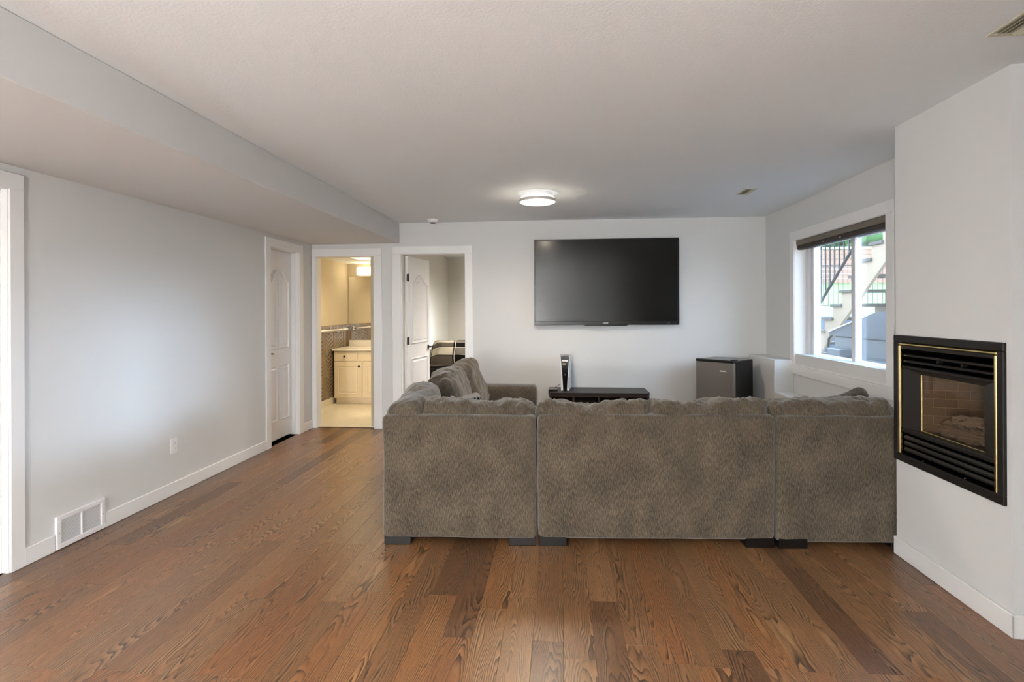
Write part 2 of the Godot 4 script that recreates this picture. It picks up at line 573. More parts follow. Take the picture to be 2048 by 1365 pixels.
func floor_planks():
	var root = thing("floor", "warm brown wood laminate floor laid in long planks", "floor", Vector3.ZERO, 0.0, "", "structure")
	bx("subfloor", Vector3(XL - 0.7, -0.12, ZB - 0.04), Vector3(XR + 0.24, -0.012, ZE + 0.15), M.deep, root)
	var tints = [Color(1, 1, 1), Color(0.9, 0.89, 0.89), Color(1.0, 0.96, 0.92), Color(0.96, 0.97, 0.98), Color(0.94, 0.88, 0.84), Color(0.76, 0.74, 0.76)]
	var looks := []
	var images := []
	for k in 12:
		var img = plank_image(k + 1)
		var nm = img.duplicate()
		nm.convert(Image.FORMAT_RGBA8)
		nm.bump_map_to_normal_map(1.2)
		images.append([tex(img), tex(nm)])
	for k in 12:
		for c in tints:
			var m := mat(c, 0.33, 0.0, 0.6)
			m.albedo_texture = images[k][0]
			m.normal_enabled = true
			m.normal_texture = images[k][1]
			m.normal_scale = 0.35
			looks.append(m)
	var L = 1.21; var Wd = 0.13
	var far = ZB - 0.035; var near = -1.15
	var cut := {}
	var x = XL - 0.02
	var row := 0
	var offs := [0.13, 0.71, 0.38, 1.02, 0.55, 0.9, 0.22, 0.64, 1.1, 0.44]
	var rest := MB.new()
	while x < XR:
		var z = far - offs[(row * 3 + int(row / 4.0)) % 10] - (row % 3) * 0.05
		while z < ZE:
			var a = max(z, far); var b = min(z + L, ZE)
			if b > far + 0.01:
				var flip = rng.randi() % 2
				if a < near:
					var key = "%.3f_%.3f_%d" % [a - z, b - z, flip]
					if not cut.has(key): cut[key] = plank_mesh(a - z, b - z, L, Wd, flip)
					var o = put("plank", cut[key], looks[rng.randi() % looks.size()], root)
					o.position = Vector3(x, 0, z)
				else:
					rest.box(Vector3(x, -0.012, a), Vector3(x + Wd, 0, b), 0.001)
			z += L
		x += Wd
		row += 1
	var rm := mat(Color(0.42, 0.25, 0.15), 0.36)
	obj("plank_field", rest, rm, root).set_meta("kind", "stuff")

func plank_mesh(a: float, b: float, L: float, w: float, flip: int) -> Mesh:
	var mb := MB.new()
	var e = 0.0012
	var y = -0.0009
	var q = func(p: Vector3) -> Vector2:
		var u = p.x / w; var v = p.z / L
		return Vector2(1 - u, 1 - v) if flip else Vector2(u, v)
	var pts := [Vector3(e, 0, a + e), Vector3(w - e, 0, a + e), Vector3(w - e, 0, b - e), Vector3(e, 0, b - e)]
	var low := [Vector3(0, y, a), Vector3(w, y, a), Vector3(w, y, b), Vector3(0, y, b)]
	var up = Vector3.UP
	mb.tri(pts[0], pts[1], pts[2], up, up, up, q.call(pts[0]), q.call(pts[1]), q.call(pts[2]))
	mb.tri(pts[0], pts[2], pts[3], up, up, up, q.call(pts[0]), q.call(pts[2]), q.call(pts[3]))
	var side := [Vector3(0, 1, -1), Vector3(1, 1, 0), Vector3(0, 1, 1), Vector3(-1, 1, 0)]
	for i in 4:
		var j = (i + 1) % 4
		var nn = side[i].normalized()
		mb.tri(pts[i], pts[j], low[j], nn, nn, nn, q.call(pts[i]), q.call(pts[j]), q.call(low[j]))
		mb.tri(pts[i], low[j], low[i], nn, nn, nn, q.call(pts[i]), q.call(low[j]), q.call(low[i]))
		var d = Vector3(0, -0.0115, 0)
		mb.quad(low[i], low[j], low[j] + d, low[i] + d, side[i] - Vector3.UP)
	return mb.mesh()

# ---------------------------------------------------------------- the bathroom behind the left doorway
func bathroom():
	var xl = -3.42; var xr = -2.27; var zb = -8.70; var zn = ZB - 0.12; var hb = 2.17
	tag(bx("wall_bathroom_left", Vector3(xl - 0.1, 0, zn), Vector3(xl, hb + 0.1, zb), M.tan), "tan painted left wall of the bathroom above the tile wainscot", "wall", "", "structure")
	tag(bx("wall_bathroom_back", Vector3(xl - 0.1, 0, zb), Vector3(xr, hb + 0.1, zb - 0.1), M.tan), "tan bathroom wall behind the vanity and mirror", "wall", "", "structure")
	tag(bx("wall_bathroom_right", Vector3(xr, 0, zn), Vector3(xr + 0.18, 2.6, -10.3), M.tan), "partition between the bathroom and the bedroom", "wall", "", "structure")
	tag(bx("ceiling_bathroom", Vector3(xl - 0.1, hb, zn), Vector3(xr, hb + 0.1, zb - 0.1), M.ceiling), "low white bathroom ceiling", "ceiling", "", "structure")
	var fl := mat(Color(0.93, 0.90, 0.82), 0.35)
	var img := Image.create(256, 256, false, Image.FORMAT_RGB8)
	img.fill(Color(0.97, 0.97, 0.97))
	var r := RandomNumberGenerator.new()
	r.seed = 4
	for k in 60:
		var px = r.randi() % 240; var py = r.randi() % 240
		img.fill_rect(Rect2i(px, py, 4 + r.randi() % 14, 2 + r.randi() % 3), Color(0.84, 0.83, 0.8))
	fl.albedo_texture = tex(img)
	fl.uv1_scale = Vector3(1.6, 1.6, 1.6)
	tag(bx("floor_bathroom", Vector3(xl, -0.1, zn + 0.085), Vector3(xr, 0.001, zb), fl), "cream patterned vinyl bathroom floor", "floor", "", "structure")
	tag(bx("trim_threshold", Vector3(-2.897, -0.01, ZB - 0.05), Vector3(-2.19, 0.005, ZB - 0.025), M.espresso_edge, self, 0.002), "thin dark threshold strip in the bathroom doorway", "threshold", "", "structure")
	tag(bx("baseboard_bathroom", Vector3(xl, 0, zn), Vector3(xl + 0.014, 0.1, zb), M.counter), "cream cove base under the bathroom tile", "baseboard", "", "structure")

	# embossed fern tile: every tile a piece
	var ws = thing("wall_bathroom_wainscot", "brown fern embossed tile wainscot on the bathroom left wall", "tile wainscot", Vector3(xl, 0, 0), 0.0, "", "structure")
	var fern := []
	for k in 3: fern.append(fern_material(k))
	var plain := [mat(Color(0.53, 0.455, 0.385), 0.3), mat(Color(0.50, 0.43, 0.36), 0.3)]
	var grout := mat(Color(0.5, 0.42, 0.34), 0.8)
	bx("grout", Vector3(0, 0.1, zn), Vector3(0.006, 1.186, zb), grout, ws)
	var z = zn - 0.06
	var tile_f := MB.new(); tile_f.box(Vector3(0, 0, 0), Vector3(0.007, 0.32, -0.266), 0.002)
	var tile_p := MB.new(); tile_p.box(Vector3(0, 0, 0), Vector3(0.008, 0.32, -0.108), 0.003)
	var tile_b := MB.new(); tile_b.box(Vector3(0, 0, 0), Vector3(0.007, 0.106, -0.24), 0.002)
	var fm = tile_f.mesh(); var pm = tile_p.mesh(); var bm = tile_b.mesh()
	var i := 0
	while z > zb + 0.05:
		for row in 3:
			if z - 0.108 > zb: 
				var o = put("tile", pm, plain[(row + i) % 2], ws); o.position = Vector3(0.005, 0.102 + row * 0.324, z)
			if z - 0.38 > zb:
				var o2 = put("tile", fm, fern[(row + i) % 3], ws); o2.position = Vector3(0.005, 0.102 + row * 0.324, z - 0.111)
		i += 1
		z -= 0.381
	for k in 9:
		var o = put("tile", bm, fern[k % 3], ws); o.position = Vector3(0.005, 1.077, zn - 0.01 - k * 0.243)

	# vanity
	var v = thing("bathroom_vanity", "cream bathroom vanity with black round knobs and white countertop", "vanity", Vector3(-3.385, 0, -8.68))
	var vw = 1.1
	bx("body", Vector3(0.005, 0.09, 0), Vector3(vw, 0.805, 0.64), M.cabinet, v, 0.002)
	bx("toe_kick", Vector3(0.02, 0.0, 0), Vector3(vw, 0.09, 0.59), M.cabinet, v)
	bx("countertop", Vector3(-0.01, 0.805, -0.01), Vector3(vw, 0.835, 0.685), M.counter, v, 0.006)
	bx("backsplash", Vector3(-0.005, 0.835, -0.01), Vector3(vw, 0.93, 0.012), M.counter, v, 0.004)
	var d = bx("drawer_front", Vector3(0.014, 0.65, 0.64), Vector3(0.372, 0.792, 0.658), M.cabinet, v, 0.004)
	knob(Vector3(0.178, 0.722, 0.658), d)
	bx("drawer_front", Vector3(0.38, 0.65, 0.64), Vector3(0.86, 0.792, 0.658), M.cabinet, v, 0.004)
	for k in 2:
		var x0 = 0.014 + k * 0.438
		var dr = bx("cabinet_door", Vector3(x0, 0.1, 0.64), Vector3(x0 + 0.43, 0.64, 0.658), M.cabinet, v, 0.004)
		var p := MB.new()
		var cx = x0 + 0.215
		p.loop_sweep([Vector3(cx - 0.15, 0.165, 0.658), Vector3(cx + 0.15, 0.165, 0.658), Vector3(cx + 0.15, 0.575, 0.658), Vector3(cx - 0.15, 0.575, 0.658)], Vector3(0, 0, 1), [Vector2(0.012, 0), Vector2(0.004, 0.006), Vector2(-0.006, 0.001), Vector2(-0.03, 0.006)])
		p.box(Vector3(cx - 0.122, 0.193, 0.65), Vector3(cx + 0.122, 0.547, 0.664), 0.001)
		obj("raised_panel", p, M.cabinet, dr)
		knob(Vector3(x0 + 0.39, 0.572, 0.658), dr)
	var fc = thing("faucet", "small chrome bathroom tap on the vanity countertop", "faucet", Vector3(-2.92, 0.835, -8.56))
	var mb := MB.new()
	mb.lathe([Vector2(0.0, 0.0), Vector2(0.03, 0.0), Vector2(0.03, 0.01), Vector2(0.016, 0.02), Vector2(0.014, 0.09), Vector2(0.0, 0.095)], 20)
	obj("base", mb, M.chrome, fc)
	mb = MB.new()
	mb.tube([Vector3(0, 0.075, 0), Vector3(0, 0.095, 0.05), Vector3(0, 0.09, 0.1), Vector3(0, 0.07, 0.12)], 0.01)
	obj("spout", mb, M.chrome, fc)

	var mi = thing("wall_mirror", "large frameless bathroom mirror above the vanity", "mirror", Vector3(-3.405, 0.935, zb))
	bx("mirror_back", Vector3(0, 0, 0.001), Vector3(1.05, 1.025, 0.006), M.greyplastic, mi)
	bx("mirror_glass", Vector3(0.001, 0.001, 0.006), Vector3(1.049, 1.024, 0.009), M.mirror, mi, 0.001)
	# light bar over the mirror
	var lb = thing("vanity_light", "glowing white box light bar above the bathroom mirror", "light fixture", Vector3(-3.235, 1.974, zb))
	bx("back_plate", Vector3(-0.01, 0.01, 0.0), Vector3(0.76, 0.125, 0.03), M.chrome, lb, 0.004)
	var em := mat(Color(1, 0.95, 0.85), 0.4)
	em.emission_enabled = true
	em.emission = Color(1.0, 0.9, 0.72)
	em.emission_energy_multiplier = 0.9
	bx("diffuser", Vector3(0, 0, 0.03), Vector3(0.75, 0.135, 0.115), em, lb, 0.018)
	for k in 3:
		var l := OmniLight3D.new()
		l.name = "lamp_light_%d" % k
		l.light_color = Color(1.0, 0.91, 0.76)
		l.light_energy = BATH_LAMP / 12.0
		l.omni_range = 8.0
		l.omni_attenuation = 2.0
		l.light_size = 0.05
		l.shadow_enabled = true
		lb.add_child(l, true)
		l.position = Vector3(0.13 + k * 0.25, 0.067, 0.2)
	var cl = thing("bathroom_ceiling_light", "square white glowing ceiling light at the top of the bathroom doorway", "ceiling light", Vector3(-2.58, hb, -7.35))
	bx("base", Vector3(-0.22, -0.02, -0.2), Vector3(0.22, 0, 0.2), M.whiteplastic, cl, 0.004)
	bx("diffuser", Vector3(-0.21, -0.05, -0.19), Vector3(0.21, -0.02, 0.19), em, cl, 0.01)
	var sl := SpotLight3D.new()
	sl.name = "lamp_light"
	sl.light_color = Color(1.0, 0.91, 0.76)
	sl.light_energy = BATH_LAMP * 8.5
	sl.spot_angle = 82.0
	sl.light_size = 0.15
	sl.spot_range = 8.0
	sl.spot_attenuation = 2.0
	sl.shadow_enabled = true
	cl.add_child(sl, true)
	sl.position = Vector3(0, -0.06, 0)
	sl.rotation.x = -PI / 2
	var tb = thing("towel_bar", "slim pale towel bar on the tiled bathroom wall", "towel bar", Vector3(xl + 0.012, 1.118, 0))
	mb = MB.new()
	mb.tube([Vector3(0.065, 0, -7.3), Vector3(0.065, 0, -8.5)], 0.011, 12)
	obj("bar", mb, M.whiteplastic, tb)
	for zz in [-7.32, -8.48]:
		mb = MB.new()
		mb.tube([Vector3(0, 0, zz), Vector3(0.075, 0, zz)], 0.013, 12)
		mb.box(Vector3(0, -0.025, zz - 0.025), Vector3(0.01, 0.025, zz + 0.025), 0.003)
		obj("bracket", mb, M.chrome, tb)

func knob(at: Vector3, parent: Node):
	var mb := MB.new()
	mb.xf = Transform3D(Basis(Vector3(1, 0, 0), PI / 2), at)
	mb.lathe([Vector2(0.0, 0.0), Vector2(0.006, 0.0), Vector2(0.006, 0.01), Vector2(0.0155, 0.014), Vector2(0.0165, 0.02), Vector2(0.011, 0.026), Vector2(0.0, 0.027)], 20)
	obj("knob", mb, M.bronze, parent)

func fern_material(k: int) -> StandardMaterial3D:
	var W := 128; var L := 160
	var img := Image.create(W, L, false, Image.FORMAT_RGBA8)
	var hgt := Image.create(W, L, false, Image.FORMAT_RGBA8)
	var nz := noise(60 + k, 0.02, 2)
	for j in L:
		for i in W:
			var u = i / 128.0; var w = j / 160.0
			# leaflets that sweep up from a diagonal stem
			var a = u + w * 0.62 - 0.75 + nz.get_noise_2d(i, j) * 0.12
			var b = w - u * 0.75 * (1.0 if a > 0.0 else 0.55) + k * 0.13
			var leaf = sin(b * 34.0 + a * 3.0)
			var on = smoothstep(0.25, 0.85, leaf) * (1.0 - smoothstep(0.42, 0.6, absf(a)))
			var vein = smoothstep(-0.95, -0.7, -leaf) * 0.0
			var c = Color(0.55, 0.50, 0.43).lerp(Color(0.15, 0.125, 0.095), on * 0.9).lerp(Color(0.72, 0.64, 0.52), smoothstep(0.7, 1.0, sin(b * 34.0 + a * 3.0 + 1.7)) * 0.5 + vein)
			img.set_pixel(i, j, c)
			var g = 0.6 - on * 0.5
			hgt.set_pixel(i, j, Color(g, g, g))
	hgt.bump_map_to_normal_map(3.0)
	var m := mat(Color.WHITE, 0.3)
	m.albedo_texture = tex(img)
	m.normal_enabled = true
	m.normal_texture = tex(hgt)
	m.uv1_scale = Vector3(1.0 / 0.266, 1.0 / 0.32, 1.0)
	return m

# ---------------------------------------------------------------- the bedroom behind the right doorway
func bedroom():
	var xl = -2.09; var xr = 1.3; var zb = -10.2; var zn = ZB - 0.12; var hb = 2.40
	tag(bx("wall_bedroom_left", Vector3(xl, 0, zn), Vector3(xl + 0.02, hb, zb), M.bedroomwall), "beige left wall of the bedroom beside its open door", "wall", "", "structure")
	tag(bx("wall_bedroom_back", Vector3(xl, 0, zb), Vector3(xr, hb, zb - 0.1), M.bedroomwall), "grey beige far wall of the bedroom behind the bed", "wall", "", "structure")
	var mb := MB.new()
	for s in [[zn, -8.7, 0.0, hb], [-8.7, -9.7, 0.0, 0.9], [-8.7, -9.7, 1.9, hb], [-9.7, zb, 0.0, hb]]:  # unseen window opening, placed to light the bedroom left wall
		mb.box(Vector3(xr, s[2], s[0]), Vector3(xr + 0.15, s[3], s[1]))
	tag(obj("wall_bedroom_right", mb, M.bedroomwall), "bedroom wall with an unseen window opening that lights the left wall", "wall", "", "structure")
	tag(bx("ceiling_bedroom", Vector3(xl, hb, zn), Vector3(xr + 0.15, hb + 0.1, zb - 0.1), M.ceiling), "white bedroom ceiling", "ceiling", "", "structure")
	tag(bx("floor_bedroom", Vector3(xl, -0.1, ZB - 0.035), Vector3(xr + 0.15, -0.001, zb - 0.1), mat(Color(0.42, 0.26, 0.17), 0.4)), "brown bedroom floor", "floor", "", "structure")
	var bd = thing("added_bedroom_light", "plain round ceiling light out of view in the bedroom, added to brighten it", "ceiling light", Vector3(-0.3, hb, -8.3))  # added fill lamp, out of view, brightens the bedroom walls
	mb = MB.new()
	mb.lathe([Vector2(0.0, -0.09), Vector2(0.1, -0.08), Vector2(0.16, -0.04), Vector2(0.17, 0.0)], 32)
	var em := mat(Color(1, 1, 0.97), 0.4)
	em.emission_enabled = true
	em.emission = Color(1.0, 0.95, 0.86)
	em.emission_energy_multiplier = 0.8
	obj("bowl", mb, em, bd)
	var sl := SpotLight3D.new()
	sl.name = "lamp_light"
	sl.light_color = Color(1.0, 0.975, 0.94)
	sl.light_energy = 5.6
	sl.spot_angle = 86.0
	sl.light_size = 0.12
	sl.spot_range = 10.0
	sl.spot_attenuation = 2.0
	sl.shadow_enabled = true
	bd.add_child(sl, true)
	sl.position = Vector3(0, -0.1, 0)
	sl.rotation.x = -PI / 2
	# bed
	var b = thing("bed", "dark bed with a black cloth side seen through the bedroom doorway", "bed", Vector3(-1.935, 0, -7.75))
	bx("bed_frame", Vector3(0.0, 0.05, -1.6), Vector3(1.7, 0.34, 0.02), M.fabric_dark, b, 0.01)
	mb = MB.new()
	mb.xf = Transform3D(Basis.IDENTITY, Vector3(0.86, 0.45, -0.79))
	mb.cushion(Vector3(1.66, 0.26, 1.58), 0.05, Vector3i(10, 6, 10), func(q, _o): return q)
	obj("mattress", mb, mat(Color(0.13, 0.105, 0.105), 0.9), b)
	bx("headboard", Vector3(-0.012, 0.05, -1.6), Vector3(0.012, 0.8, -0.15), mat(Color(0.17, 0.15, 0.14), 0.6), b, 0.005)
	for sx in [0.06, 1.64]:
		for sz in [-1.54, -0.04]: bx("leg", Vector3(sx - 0.03, 0, sz - 0.03), Vector3(sx + 0.03, 0.05, sz + 0.03), M.black, b)
	# plaid pillow: a fat cushion that leans back on the bed
	var pl = thing("plaid_pillow", "plump black grey and cream plaid pillow lying on the dark bed", "pillow", Vector3(-1.52, 0.765, -7.98))
	mb = MB.new()
	var nz := noise(31, 5.0, 2)
	mb.xf = Transform3D(Basis(Vector3(1, 0, 0), -0.62), Vector3.ZERO)
	var sz = Vector3(0.86, 0.44, 0.28)
	mb.cushion(sz, 0.13, Vector3i(30, 18, 10), func(q, _o):
		var ex = q.x / (sz.x * 0.5); var ey = q.y / (sz.y * 0.5)
		var k = 1.0 - 0.75 * pow(max(absf(ex), absf(ey)), 5.0)
		var skew = Vector3(-0.07 * ey * (1.0 - ex) * 0.5 - 0.02, 0.03 * (1.0 - ex * ex), 0)
		return Vector3(q.x * (1.0 - 0.05 * (1 - ey * ey)) - 0.0, q.y, q.z * k) - Vector3(-0.05 * (ey + 1.0) * maxf(0.0, -ex), 0, 0) + skew * 0.4 + Vector3(0, 0, nz.get_noise_3d(q.x, q.y, q.z) * 0.012))
	obj("pillow_case", mb, plaid(), pl)
	mb = MB.new()
	mb.xf = Transform3D(Basis(Vector3(1, 0, 0), -0.62), Vector3.ZERO)
	var edge := []
	for k in 49:
		var t = k / 48.0
		var x = lerp(-0.43, 0.43, t)
		edge.append(Vector3(x, -0.195 - 0.006 * sin(t * 9.0), 0.018))
	mb.tube(edge, 0.009, 8)
	edge = []
	for k in 25:
		var t = k / 24.0
		var ey = lerp(-1.0, 1.0, t)
		edge.append(Vector3(-0.43 + 0.05 * (ey + 1.0) + 0.0, ey * 0.195, 0.012))
	mb.tube(edge, 0.007, 8)
	obj("piping", mb, mat(Color(0.8, 0.77, 0.7), 0.9), pl)

func plaid() -> StandardMaterial3D:
	var W := 512; var Hh := 256
	var img := Image.create(W, Hh, false, Image.FORMAT_RGB8)
	var cream = Color(0.80, 0.75, 0.66); var grey = Color(0.42, 0.385, 0.335); var black = Color(0.08, 0.072, 0.068); var mid = Color(0.50, 0.465, 0.42)
	img.fill(cream)
	# across: [x0, x1] bands darken; up: bands of their own
	img.fill_rect(Rect2i(0, 0, W, 30), grey)
	img.fill_rect(Rect2i(0, 62, W, 50), grey)
	img.fill_rect(Rect2i(0, 184, W, 72), grey)
	for band in [[0, 62, true], [250, 26, true], [276, 150, false], [426, 30, true]]:
		for y in Hh:
			for x in range(band[0], band[0] + band[1]):
				var c = img.get_pixel(x, y)
				if band[2]: c = c.lerp(black, 0.86 if c.r < 0.6 else 0.55)
				else: c = mid if c.r > 0.6 else black.lerp(c, 0.15)
				img.set_pixel(x, y, c)
	for y in [110, 180]: img.fill_rect(Rect2i(0, y, W, 4), Color(0.88, 0.85, 0.78))
	for y in [104, 188]: img.fill_rect(Rect2i(0, y, W, 3), black)
	for x in [44, 264]: img.fill_rect(Rect2i(x, 0, 6, Hh), Color(0.88, 0.85, 0.78))
	for x in [54, 256]: img.fill_rect(Rect2i(x, 0, 4, Hh), black)
	var m := mat(Color.WHITE, 0.92, 0.0, 0.1)
	m.albedo_texture = tex(img)
	# cushion uv is metres across and down from its centre
	m.uv1_scale = Vector3(1.0 / 0.86, 1.0 / 0.42, 1)
	m.uv1_offset = Vector3(0.5, 0.5, 0)
	return m

# ---------------------------------------------------------------- doors
func arch_outline(x0: float, x1: float, y0: float, y1: float, rise: float, side: int) -> Array:
	# side 0: symmetric eyebrow, -1 / 1: half of an arch that peaks at the right / left edge
	var pts := [Vector3(x0, y0, 0), Vector3(x1, y0, 0)]
	var m := 14
	for k in m + 1:
		var t = float(k) / m
		var x = lerp(x1, x0, t)
		var s: float
		if side == 0: s = 0.5 - 0.5 * cos(TAU * t)
		elif side < 0: s = 0.5 + 0.5 * cos(PI * t)
		else: s = 0.5 - 0.5 * cos(PI * t)
		pts.append(Vector3(x, y1 + rise * s, 0))
	return pts

# a moulded door leaf hinged at x = 0, w wide, face towards +z at z = 0
func leaf(parent: Node3D, w: float, h: float, y0: float, cols: int):
	var lf = bx("leaf", Vector3(0, y0, -0.035), Vector3(w, h, 0), M.door, parent, 0.002)
	var st = 0.105
	var pw = (w - st * 2 - (0.1 if cols == 2 else 0.0)) / cols
	for face in [1, -1]:
		for c in cols:
			var x0 = st + c * (pw + 0.1)
			for r in 2:
				var p := MB.new()
				p.xf = Transform3D(Basis(Vector3(0, 1, 0), 0.0 if face > 0 else PI), Vector3(0 if face > 0 else w, 0, 0 if face > 0 else -0.035))
				var pts := []
				if r == 0: pts = arch_outline(x0, x0 + pw, 0.24, 0.80, 0.0, 0)
				else:
					var sd = 0 if cols == 1 else (-1 if c == 0 else 1)
					pts = arch_outline(x0, x0 + pw, 1.02, 1.72, 0.11, sd)
				p.loop_sweep(pts, Vector3(0, 0, 1), [Vector2(0.024, 0.0), Vector2(0.015, 0.016), Vector2(0.008, 0.001), Vector2(-0.012, 0.0005), Vector2(-0.024, 0.013), Vector2(-0.04, 0.0135)])
				var inner := PackedVector2Array()
				var cen = Vector3.ZERO
				for q in pts: cen += q / pts.size()
				for q in pts:
					var dx = clampf((cen.x - q.x) * 10.0, -1, 1) * 0.038
					var dy = clampf((cen.y - q.y) * 10.0, -1, 1) * 0.038
					inner.append(Vector2(q.x + dx, q.y + dy))
				p.prism(inner, -0.002, 0.0132)
				obj("raised_panel", p, M.door, lf)

func lever(at: Vector3, towards: int, parent: Node, m: Material, length := 0.11):
	var mb := MB.new()
	mb.xf = Transform3D(Basis(Vector3(1, 0, 0), PI / 2), at)
	mb.lathe([Vector2(0.0, 0.0), Vector2(0.027, 0.0), Vector2(0.027, 0.007), Vector2(0.012, 0.012), Vector2(0.011, 0.045), Vector2(0.0, 0.045)], 20)
	mb.xf = Transform3D(Basis.IDENTITY, at)
	mb.tube([Vector3(0, 0, 0.04), Vector3(towards * length * 0.5, 0.004, 0.043), Vector3(towards * length, -0.002, 0.04)], 0.009, 10, 0.007)
	obj("handle", mb, m, parent)

func doors():
	# closed door beyond the doorway at the left edge of the photo
	var d = thing("door_1", "white closed door in the doorway at the left edge of the photo", "door", Vector3(XL - 0.085, 0, -1.935), PI / 2, "", "structure")
	leaf(d, 0.78, 2.066, 0.01, 2)
	tag(bx("wall_added_backing", Vector3(XL - 0.5, 0, -1.7), Vector3(XL - 0.16, 2.4, -2.9), M.deep), "unseen dark block behind the left edge door, added to keep light out", "wall", "", "structure")  # added dark box behind the door, keeps outside light out
	# closet door
	d = thing("door_2", "white closed four panel arch top closet door on the left wall", "door", Vector3(XL - 0.082, 0, -5.424), PI / 2, "", "structure")
	leaf(d, 0.618, 2.066, 0.016, 2)
	lever(Vector3(0.055, 0.955, 0.0), 1, d, M.bronze, 0.09)
	var mb := MB.new()
	mb.box(Vector3(XL - 0.7, 0, -5.2), Vector3(XL - 0.66, 2.4, ZB))
	mb.box(Vector3(XL - 0.7, 0, -5.2), Vector3(XL - 0.13, 2.4, -5.25))
	mb.box(Vector3(XL - 0.7, 2.36, -5.2), Vector3(XL - 0.13, 2.4, ZB))
	mb.box(Vector3(XL - 0.7, 0, ZB + 0.04), Vector3(XL - 0.13, 2.4, ZB))
	tag(obj("wall_closet", mb, M.wall), "inside walls of the dark closet", "wall", "", "structure")
	# bedroom door, swung open into the bedroom
	d = thing("door_3", "white arch top panel door standing open into the bedroom", "door", Vector3(-1.805, 0, ZB - 0.105), PI / 2 - 0.14, "", "structure")
	leaf(d, 0.70, 2.062, 0.012, 1)
	for y in [1.80, 1.04, 0.25]:
		var hg := MB.new()
		hg.box(Vector3(-0.046, y - 0.044, 0.004), Vector3(-0.004, y + 0.044, 0.012), 0.003)
		hg.tube([Vector3(-0.004, y - 0.046, 0.012), Vector3(-0.004, y + 0.046, 0.012)], 0.007, 10)
		obj("hinge", hg, M.bronze, d)
	lever(Vector3(0.645, 0.93, 0.0), 1, d, M.bronze, 0.1)

